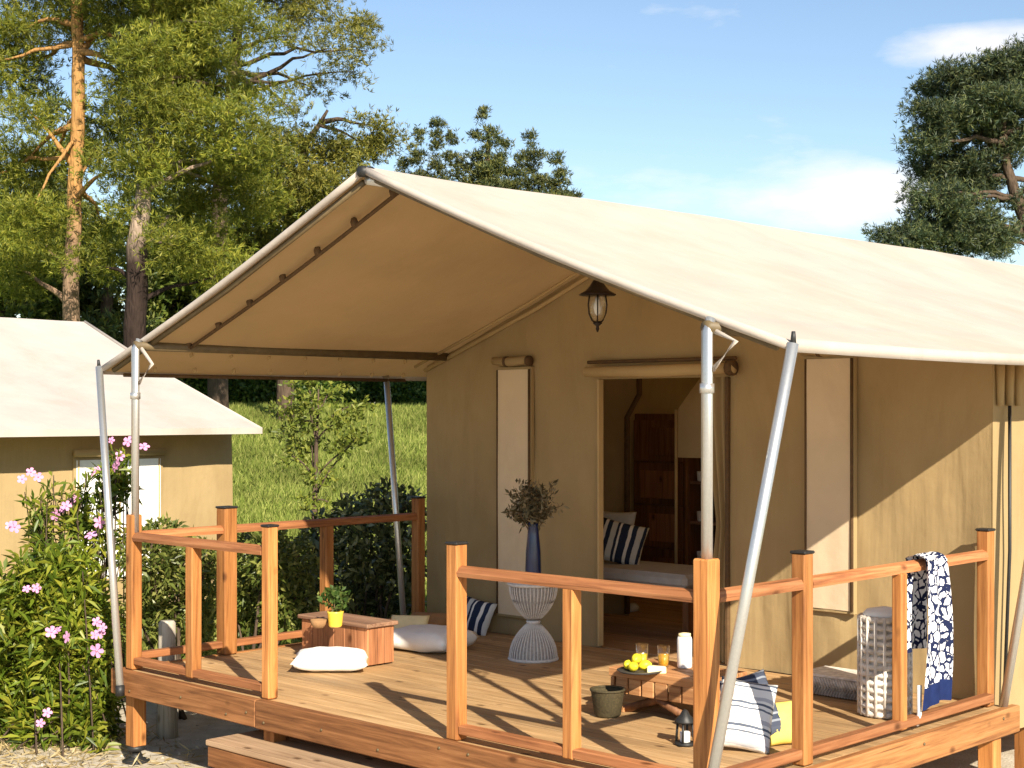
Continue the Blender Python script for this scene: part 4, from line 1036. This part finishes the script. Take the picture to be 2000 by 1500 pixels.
def needles(clumps, per, L, W, sprig_r, up=.35, tuft=9):
    """clumps: (centre, radii, weight). Sprigs gather in each clump, tufts round each sprig, needles radiate from each tuft."""
    PP, DD = [], []
    for c, rad, wgt in clumps:
        vol = rad[0] * rad[1] * rad[2]
        ns = max(3, int(per * wgt * vol ** .62))
        sp = in_ellipsoid(ns, c, rad, 2.6)
        out_ = unit((sp - np.array(c)) / np.array(rad))
        nt_ = 22
        tp_ = np.repeat(sp, nt_, 0) + rng.normal(size=(ns * nt_, 3)) * np.array([sprig_r, sprig_r, sprig_r * .55])
        od = np.repeat(out_, nt_, 0)
        base = unit(od * .6 + rng.normal(size=(ns * nt_, 3)) * .6 + np.array([0, 0, up]))
        P = np.repeat(tp_, tuft, 0); D = unit(np.repeat(base, tuft, 0) * .9 + rng.normal(size=(ns * nt_ * tuft, 3)) * .62)
        PP.append(P); DD.append(D)
    P = np.concatenate(PP); D = np.concatenate(DD); n = len(P)
    return P, D, L * rng.uniform(.6, 1.25, n), W * rng.uniform(.7, 1.3, n)
def tree(name, label, cat, base, trunk, radii, clumps, nmat, bmat, per=16, L=.16, W=.03, sprig=.2, up=.35, limbs=True, group=None, tuft=9, limb_r=.06):
    t_ = thing(name, label, cat, base, group)
    add_trunk(t_, trunk, radii, bmat)
    P, D, LL, WW = needles(clumps, per, L, W, sprig, up, tuft)
    link('crown', leaf_mesh('crown', P, D, LL, WW), nmat, t_)
    if limbs:
        tp3 = [Vector(p) for p in trunk]
        for c, rad, wgt in clumps:
            cv = Vector(c); best = min(range(len(tp3)), key=lambda i: abs(tp3[i].z - (cv.z - .5)))
            i2 = min(best + 1, len(tp3) - 1); q = random.random() * .7
            limb(t_, tp3[best].lerp(tp3[i2], q), cv, limb_r * random.uniform(.7, 1.3), bmat)
    return t_
def px_clumps(lst, t, jit=1.0):
    res = []
    for it in lst:
        u, v, ru, rv = it[:4]; wgt = it[4] if len(it) > 4 else 1; dt = it[5] if len(it) > 5 else random.uniform(-jit, jit)
        tt = t + dt; c = at_d(u, v, tt); k = tt / FPX
        res.append((tuple(c), (ru * k, ru * k, rv * k), wgt))
    return res
def base_of(u, t):
    p = at_d(u, HY, t); return (p[0], p[1], gz(p[0], p[1]) - .05)
def tr(u, v, t): return tuple(at_d(u, v, t))

# pine with the orange trunk
bA = base_of(138, 27)
tree('pine_tree', 'tall pine with a sunlit orange trunk behind the second tent', 'pine tree', bA,
     [bA, tr(140, 620, 27), tr(146, 400, 27), tr(152, 140, 27), tr(150, 0, 27), tr(170, -260, 27), tr(190, -520, 27)], [.17, .15, .13, .115, .10, .08, .03],
     px_clumps([(40, 60, 90, 60), (230, 40, 100, 70), (330, 90, 110, 70), (30, 330, 90, 70), (60, 220, 60, 40, .6), (300, 210, 100, 70), (90, -60, 160, 90), (260, -80, 150, 90), (-60, 140, 110, 90), (-90, 380, 120, 90), (240, -260, 190, 120), (90, -300, 160, 110), (180, -480, 150, 110), (50, 430, 80, 50), (230, 330, 70, 50, .7), (390, -20, 80, 60), (150, 40, 60, 50, .8, 1.2), (270, 150, 90, 60), (60, 140, 60, 50, .7, 1.5), (200, 270, 60, 50, .7, 1.2), (90, 480, 90, 50, .7, 1.5), (30, 520, 60, 60), (200, 440, 60, 40, .7, 1.3), (350, 20, 90, 60), (100, 330, 50, 40, .7, 1.5)], 27, 1.4),
     M['pine_lit'], M['bark_pine'], per=88, L=.125, W=.0155, sprig=.19)
# pine with the dark trunk, crown shade painted into its lower bark
bB = base_of(268, 25)
tree('pine_tree', 'pine with lower trunk painted dark as crown shade and grey upper bark beside the orange trunked pine', 'pine tree', bB,
     [bB, tr(265, 640, 25), tr(268, 480, 25), tr(280, 390, 25), tr(290, 260, 25.4), tr(300, 60, 25.8), tr(310, -200, 26)], [.20, .185, .17, .13, .10, .08, .03],
     px_clumps([(400, 130, 80, 70), (430, 230, 90, 60), (350, 300, 90, 50), (420, 330, 100, 45, .8), (470, 300, 80, 40), (380, 30, 100, 70), (330, -90, 150, 90), (470, 60, 60, 60), (250, 440, 70, 40, .6), (180, 520, 60, 40, .6), (470, 390, 80, 50), (360, 420, 70, 50, .7), (300, -260, 130, 100), (500, 190, 60, 45, .7), (285, 330, 60, 45, 1, -1.0), (290, 220, 70, 60, 1, -1.0), (300, 110, 70, 60, 1, -1.0), (350, 180, 80, 60), (340, 480, 60, 50, .8), (400, 480, 70, 50), (420, 540, 60, 50)], 25.6, 1.2),
     M['pine_lit'], M['bark_grey_shaded'], per=92, L=.12, W=.0150, sprig=.18)
# pine reaching over to the right against the sky
bC = base_of(430, 31)
tree('pine_tree', 'loose pine whose long thin boughs reach out against the blue sky', 'pine tree', bC,
     [bC, tr(425, 600, 31), tr(430, 400, 31), tr(450, 200, 31), tr(470, 0, 31), tr(490, -220, 31)], [.22, .2, .17, .13, .09, .03],
     px_clumps([(600, 20, 70, 30), (680, 55, 60, 36), (720, 100, 36, 40, .9), (640, 95, 60, 30, .8), (560, 70, 50, 30, .7), (560, 160, 40, 24, .5), (620, 175, 46, 24, .6), (545, 10, 60, 50), (690, 140, 40, 22, .6), (580, 225, 36, 22, .35), (520, 250, 50, 30, .6), (500, -80, 120, 60), (610, -60, 90, 40)], 30.5, .9),
     M['pine_mid'], M['bark_dark'], per=46, L=.13, W=.0165, sprig=.17)
# dark low boughs near the roof ridge
bD = base_of(560, 33)
tree('pine_tree', 'darker pine behind the roof ridge with layered level boughs', 'pine tree', bD,
     [bD, tr(560, 600, 33), tr(575, 400, 33), tr(600, 280, 33), tr(640, 215, 33)], [.2, .18, .14, .08, .03],
     px_clumps([(560, 300, 80, 30), (640, 285, 80, 34), (710, 285, 50, 34), (720, 245, 34, 28, .8), (600, 340, 110, 40), (500, 320, 60, 30), (560, 400, 90, 50), (520, 470, 80, 50), (450, 480, 70, 50), (640, 380, 80, 40), (760, 290, 30, 34, .8)], 32.5, 1.0),
     M['pine_mid'], M['bark_dark'], per=62, L=.13, W=.019, sprig=.18)
# background wood between and behind the trunks: a row of separate trees
bgspec = [(10, 480, 36, 'leafy', 'yellow green leafy tree at the far edge behind the orange trunk'), (95, 560, 38, 'leafy', 'dense leafy tree seen between the picture edge and the orange trunk'),
          (205, 540, 37, 'pine', 'dark bushy pine in the gap between the orange and the dark trunks'), (340, 520, 39, 'leafy', 'sunlit leafy tree to the side of the dark trunk'),
          (430, 570, 40, 'pine', 'dark bushy pine low behind the porch roof edge'), (120, 360, 42, 'pine', 'tall dark pine far behind the orange trunk'), (350, 400, 43, 'pine', 'tall dark pine far behind the dark trunk'), (560, 520, 42, 'leafy', 'leafy tree hidden mostly by the porch roof')]
for u, v, t_, kd, lab in bgspec:
    b0 = base_of(u, t_)
    lst = [(u + random.gauss(0, 40), v + random.gauss(0, 50) + k * 14 - 20, random.uniform(50, 75), random.uniform(40, 65), .8) for k in range(8)] + [(u, v + 130, 80, 60), (u + 30, v + 190, 80, 60), (u - 40, v + 200, 70, 50)]
    tree('background_tree', lab, 'tree', b0, [b0, tr(u, v + 120, t_), tr(u + 6, v + 10, t_), tr(u, v - 60, t_)], [.22, .18, .12, .03],
         px_clumps(lst, t_, 1.2), M['leaf_bg'] if kd == 'leafy' else M['pine_dark'], M['bark_dark'], per=20, L=.20, W=.07 if kd == 'leafy' else .045, sprig=.26, group='trees in the wood behind the tents', tuft=7)
# tree behind the ridge (middle)
bE = base_of(940, 34)
spires = []
for (u0, vt, w_, dt) in ((850, 228, 34, 0), (905, 300, 40, .4), (955, 215, 44, -.2), (1030, 262, 30, .3), (1085, 305, 26, 0), (790, 300, 30, .5), (1000, 330, 60, .2), (870, 340, 60, .2), (1080, 355, 30, .1), (815, 255, 22, .2), (880, 262, 26, .1), (930, 258, 26, .1), (985, 262, 26, 0), (1010, 300, 40, .1), (1055, 292, 24, .1), (1100, 330, 20, 0), (950, 320, 70, .3), (830, 330, 50, .3)):
    h = 390 - vt
    for k in range(3): spires.append((u0 + random.gauss(0, 14), 420 + 75 * k, 60, 45, .45, dt))
    for k in range(max(3, int(h / 22))):
        q = k / max(2, int(h / 22) - 1); spires.append((u0 + random.gauss(0, 5), vt + 12 + h * q, 3 + w_ * q * .62, 15 + 8 * q, .9 + .4 * (1 - q), dt))
tree('juniper_tree', 'bushy conifer with several upright tips showing above the middle of the ridge', 'conifer', bE,
     [bE, tr(940, 600, 34), tr(945, 400, 34), tr(955, 250, 34)], [.2, .18, .12, .03], px_clumps(spires, 34, .5), M['juniper'], M['bark_dark'], per=110, L=.12, W=.019, sprig=.08, limbs=False, up=.8, tuft=7)
# pine at the right
bF = base_of(2075, 38)
rc = [(1850, 180, 60, 40), (1930, 160, 60, 36), (2000, 150, 60, 40), (1850, 250, 50, 40), (1920, 240, 60, 40), (1990, 230, 60, 40), (1820, 320, 46, 36), (1890, 320, 60, 40), (1850, 400, 60, 40), (1800, 390, 34, 30), (1920, 400, 40, 26, .7),
      (1790, 455, 50, 24), (1850, 480, 60, 26), (1920, 480, 50, 22, .8), (1730, 465, 34, 14), (1960, 310, 50, 34, .7), (1960, 470, 40, 24, .6), (2080, 200, 90, 70), (2150, 260, 100, 80), (2100, 380, 90, 60, .6), (2200, 400, 100, 70), (2050, 120, 80, 50), (1990, 390, 36, 24, .4), (1820, 230, 44, 40), (1805, 440, 50, 34), (1870, 440, 60, 34), (1760, 468, 44, 16), (1840, 360, 50, 40), (1880, 210, 60, 40), (1950, 200, 60, 40), (1900, 360, 60, 36), (1860, 150, 40, 22), (1960, 130, 60, 26), (1810, 280, 36, 40), (1940, 440, 50, 30), (1970, 260, 60, 40)]
tree('pine_tree', 'dark blue green pine rising beyond the far end of the tent roof', 'pine tree', bF,
     [bF, tr(2070, 620, 38), tr(2030, 500, 38), tr(1990, 400, 38), tr(1965, 320, 38), tr(1960, 190, 38)], [.34, .30, .22, .16, .11, .03],
     px_clumps(rc, 38, .9), M['pine_blue'], M['bark_dark'], per=72, L=.16, W=.021, sprig=.17, limb_r=.07)

# hedge of shrubs at the far side of the meadow
def leafy(name, label, cat, base, clumps, material, n, L, W, group=None, stems=6, bend=.2, upb=.2, shell=2.6, bmat='bark_dark'):
    t_ = thing(name, label, cat, base, group)
    PP = []; tot = sum(c[2] * (c[1][0] * c[1][1] * c[1][2]) ** .67 for c in clumps)
    OD = []
    for c, rad, wgt in clumps:
        k = int(n * wgt * (rad[0] * rad[1] * rad[2]) ** .67 / tot)
        p = in_ellipsoid(k, c, rad, shell); PP.append(p); OD.append(unit((p - np.array(c)) / np.array(rad)))
    P = np.concatenate(PP); O = np.concatenate(OD); m_ = len(P)
    D = unit(O * .5 + rng.normal(size=(m_, 3)) * .7 + np.array([0, 0, upb]))
    keep = P[:, 2] > gz_np(P) + .01
    P, D = P[keep], D[keep]; m_ = len(P)
    f = link('foliage', leaf_mesh('foliage', P, D, L * rng.uniform(.6, 1.3, m_), W * rng.uniform(.7, 1.3, m_), bend=bend), material, t_); f['kind'] = 'stuff'
    for k in range(stems):
        c = clumps[k % len(clumps)]
        limb(t_, (base[0] + random.gauss(0, .08), base[1] + random.gauss(0, .08), base[2]), (c[0][0] + random.gauss(0, c[1][0] * .3), c[0][1] + random.gauss(0, c[1][1] * .3), c[0][2] + c[1][2] * .5), .018, M[bmat], .05)
    return t_
hl = ['dark green shrub of the far hedge just past the second tent roof', 'green shrub of the far hedge above the sapling top', 'light green shrub of the far hedge next to the sapling', 'broad green shrub of the far hedge before the tent wall', 'dark shrub of the far hedge partly behind the tent wall', 'shrub of the far hedge hidden behind the second tent roof']
for k, u in enumerate((430, 520, 610, 700, 790, 350)):
    b0 = base_of(u, 39); tt = 39
    cl_ = px_clumps([(u + random.uniform(-30, 30), 770, 60, 34, 1, 0), (u - 30, 735, 50, 36, 1, .5), (u + 32, 730, 50, 34, 1, .3), (u, 700, 54, 34, 1, .6)], tt)
    leafy('hedge_shrub', hl[k], 'shrub', b0, cl_, M['leaf_hedge'], 15000, .13, .08, 'shrubs of the far hedge')
# sapling on the meadow
bS = base_of(612, 13.5)
sp_ = [(600, 790, 36, 16), (640, 770, 40, 20), (575, 830, 40, 18), (650, 830, 44, 20), (560, 800, 26, 12), (690, 790, 30, 16), (610, 870, 44, 22), (670, 880, 40, 20), (570, 890, 32, 16), (620, 930, 36, 26), (700, 850, 30, 16), (640, 980, 40, 34), (600, 750, 24, 14, .6)]
sap = tree('young_tree', 'slender young tree with light airy leaves standing on the meadow', 'young tree', bS, [bS, tr(614, 1000, 13.5), tr(618, 880, 13.5), tr(622, 760, 13.5)], [.03, .025, .018, .006],
     px_clumps(sp_, 13.5, .15), M['leaf_sap'], M['bark_dark'], per=34, L=.06, W=.024, sprig=.07, tuft=3, limb_r=.010)

# shrubs behind the railing
def bpx(lst, t): return px_clumps(lst, t, .25)
b0 = (at_d(330, HY, 10.6)[0], at_d(330, HY, 10.6)[1], 0)
leafy('green_shrub', 'bright green shrub behind the front part of the railing', 'shrub', b0, bpx([(300, 1090, 60, 60), (370, 1100, 60, 60), (330, 1170, 70, 70), (410, 1130, 40, 70), (280, 1200, 50, 80), (370, 1230, 60, 70), (320, 1045, 50, 30)], 10.7), M['leaf_bush'], 5600, .075, .022, stems=9)
b0 = (at_d(500, HY, 11.2)[0], at_d(500, HY, 11.2)[1], 0)
leafy('leafy_shrub', 'grey green shrub behind the railing posts at the deck corner', 'shrub', b0, bpx([(470, 1100, 50, 60), (530, 1090, 50, 60), (500, 1170, 60, 70), (580, 1110, 40, 60), (560, 1190, 60, 60), (450, 1200, 50, 60)], 11.4), M['leaf_bush'], 5200, .07, .026, stems=9)
b0 = (at_d(720, HY, 12.3)[0], at_d(720, HY, 12.3)[1], 0)
leafy('dark_laurel_shrub', 'dark glossy shrub next to the tent wall behind the railing', 'shrub', b0, bpx([(690, 1010, 44, 46), (750, 990, 46, 50), (800, 1010, 30, 60), (720, 1080, 70, 60), (780, 1100, 50, 60), (690, 1150, 50, 50), (760, 1170, 60, 50), (625, 1060, 40, 60), (600, 1140, 40, 50)], 12.2), M['leaf_dark'], 4600, .085, .034, stems=12)

# flowering oleander bushes at the front left
petal = None
def flower_mesh(r_=.045):
    mb = MB()
    for k in range(5):
        a = k * 2 * math.pi / 5
        ca, sa = math.cos(a), math.sin(a)
        pts = [(0, 0, 0), (.5, -.32, .12), (.95, -.30, .08), (1.05, .05, .02), (.85, .36, .10), (.45, .26, .14)]
        vs = [((x * ca - y * sa) * r_, (x * sa + y * ca) * r_, z * r_) for x, y, z in pts]
        mb.add(vs, [(0, 1, 2, 3), (0, 3, 4, 5)])
    me = mb.mesh('flower', True); return me
FM = flower_mesh(); CEN = MB().lathe([(.004, 0), (.008, .004), (.003, .012)], n=8).mesh('flower_centre', True)
def flower_head(parent, p, nb_=5, spread=.045):
    to = (Vector((0, 0, EYE)) - Vector(p)).normalized()
    for k in range(nb_):
        d = (to + Vector((random.gauss(0, .45), random.gauss(0, .45), random.gauss(.25, .35)))).normalized()
        q = Vector(p) + Vector((random.gauss(0, spread), random.gauss(0, spread), random.gauss(0, spread * .8)))
        o = link('flower', FM, M['petal'], parent, q); o.rotation_euler = d.to_track_quat('Z', 'Y').to_euler(); o.scale = [random.uniform(.6, 1.0)] * 3
        c_ = bpy.data.objects.new('flower_centre', CEN)
        if not CEN.materials: CEN.materials.append(M['pollen'])
        COL.objects.link(c_); c_.parent = o
def oleander(label, base, clumps, nst, nlf, fl, L=.135, W=.024):
    t_ = thing('oleander_bush', label, 'flowering bush', base, 'oleander bushes beside the deck')
    PP, DD = [], []
    for k in range(nst):
        c, rad, wgt = clumps[int(rng.integers(len(clumps)))]
        tip = in_ellipsoid(1, c, rad, 3.2)[0]
        if tip[2] < .05: tip[2] = .05 + random.random() * .1
        b_ = np.array([base[0] + random.gauss(0, .22) + .45 * (tip[0] - base[0]), base[1] + random.gauss(0, .22) + .45 * (tip[1] - base[1]), 0.02])
        ax = unit((tip - b_)[None])[0]; ax = unit((ax * .7 + np.array([0, 0, .5]) + rng.normal(size=3) * .18)[None])[0]
        part(MB().tube([tuple(b_), tuple((b_ + tip) / 2 + np.array([0, 0, .04])), tuple(tip)], [.007, .006, .004], 4, False), 'stem', M['bark_dark'], t_, True) if k < 60 else None
        q = rng.random(nlf) ** .75 * .42
        P = tip[None] - ax[None] * q[:, None] * .8 + rng.normal(size=(nlf, 3)) * .012
        D = unit(ax[None] * .62 + rng.normal(size=(nlf, 3)) * .62)
        PP.append(P); DD.append(D)
    P = np.concatenate(PP); D = np.concatenate(DD); n = len(P)
    P[:, 2] = np.maximum(P[:, 2], .03)
    f = link('foliage', leaf_mesh('foliage', P, D, L * rng.uniform(.65, 1.2, n), W * rng.uniform(.8, 1.25, n), bend=.18), M['leaf_olean'], t_); f['kind'] = 'stuff'
    for (u, v, t2, nb_) in fl: flower_head(t_, tr(u, v, t2), nb_)
    return t_
pO = at_d(70, HY, 9.9)
oleander('large oleander bush with long green leaves and pink blooms in front of the deck corner', (pO[0], pO[1], 0),
         px_clumps([(50, 1140, 100, 60), (150, 1150, 64, 70), (40, 1240, 120, 90), (150, 1260, 70, 100), (100, 1350, 110, 80), (190, 1350, 36, 70), (30, 1370, 110, 70), (-90, 1200, 130, 130), (-120, 1350, 130, 80), (180, 1190, 40, 70), (110, 1085, 80, 30)], 9.85, .25), 520, 30,
         [(190, 1235, 9.35, 5), (108, 1242, 9.4, 3), (65, 1145, 9.5, 2), (78, 1390, 9.45, 2), (15, 1020, 9.8, 2), (195, 1045, 9.7, 2)])
pQ = at_d(170, HY, 11.2)
oleander('taller oleander with thin stems and pink flower tips beside the slanted pole', (pQ[0], pQ[1], 0),
         px_clumps([(95, 960, 60, 40, .8), (180, 950, 50, 30, .6), (140, 995, 80, 40), (225, 895, 26, 20, .3), (60, 1020, 70, 40), (200, 1030, 50, 40)], 11.2, .2), 72, 22,
         [(55, 935, 11.1, 3), (115, 985, 11.0, 4), (155, 978, 11.0, 3), (232, 900, 11.1, 3), (190, 910, 11.2, 2), (235, 868, 11.2, 2), (285, 868, 11.2, 1)], L=.12)

# meadow grass blades, straw around the bushes
n = 130000
tt = 12.5 + 27 * rng.random(n) ** .9; uu = rng.uniform(330, 900, n)
P = np.stack([CC[0] + (CD[0] + CR[0] * (uu - 1000) / FPX) * tt, CC[1] + (CD[1] + CR[1] * (uu - 1000) / FPX) * tt, np.zeros(n)], 1)
P[:, :2] += rng.normal(size=(n, 2)) * .3
keep = ~((P[:, 0] > XL - .2) & (P[:, 0] < XR + .2) & (P[:, 1] > 4.5) & (P[:, 1] < 15.2)) & ~((P[:, 0] < NE - .3) & (P[:, 1] < NY1))
P = P[keep]; n = len(P)
P[:, 2] = gz_np(P) - .02
D = unit(rng.normal(size=(n, 3)) * .35 + np.array([.1, 0, 1.]))
gr = link('meadow_grass', leaf_mesh('meadow_grass', P, D, rng.uniform(.08, .34, n), rng.uniform(.010, .024, n), bend=.15), M['grass']); tag(gr, kind='stuff')
n = 9000
P = np.stack([rng.uniform(-11.5, -7.7, n), rng.uniform(3.2, 5.6, n), np.full(n, .004)], 1)
dens = np.exp(-((P[:, 0] + 9.2) / 1.1) ** 2 - ((P[:, 1] - 4.75) / .55) ** 2); P = P[rng.random(n) < dens + .10]; n = len(P)
D = unit(rng.normal(size=(n, 3)) * np.array([1, 1, .28]) + np.array([0, 0, .16])); D[:, 2] = np.abs(D[:, 2])
sw = link('dry_straw', leaf_mesh('dry_straw', P, D, rng.uniform(.05, .14, n), rng.uniform(.006, .014, n)), M['straw']); tag(sw, kind='stuff')
n = 5200
P = np.stack([rng.uniform(-10.5, -2.5, n), rng.uniform(2.4, 7.8, n), np.full(n, -.004)], 1)
pb = link('gravel', leaf_mesh('gravel', P, unit(rng.normal(size=(n, 3)) * np.array([1, 1, .25])), rng.uniform(.012, .04, n), rng.uniform(.012, .03, n), fold=.5), simple('gravel_stone', (.52, .47, .39), .9, 0, .25, 3, .2)); tag(pb, kind='stuff')
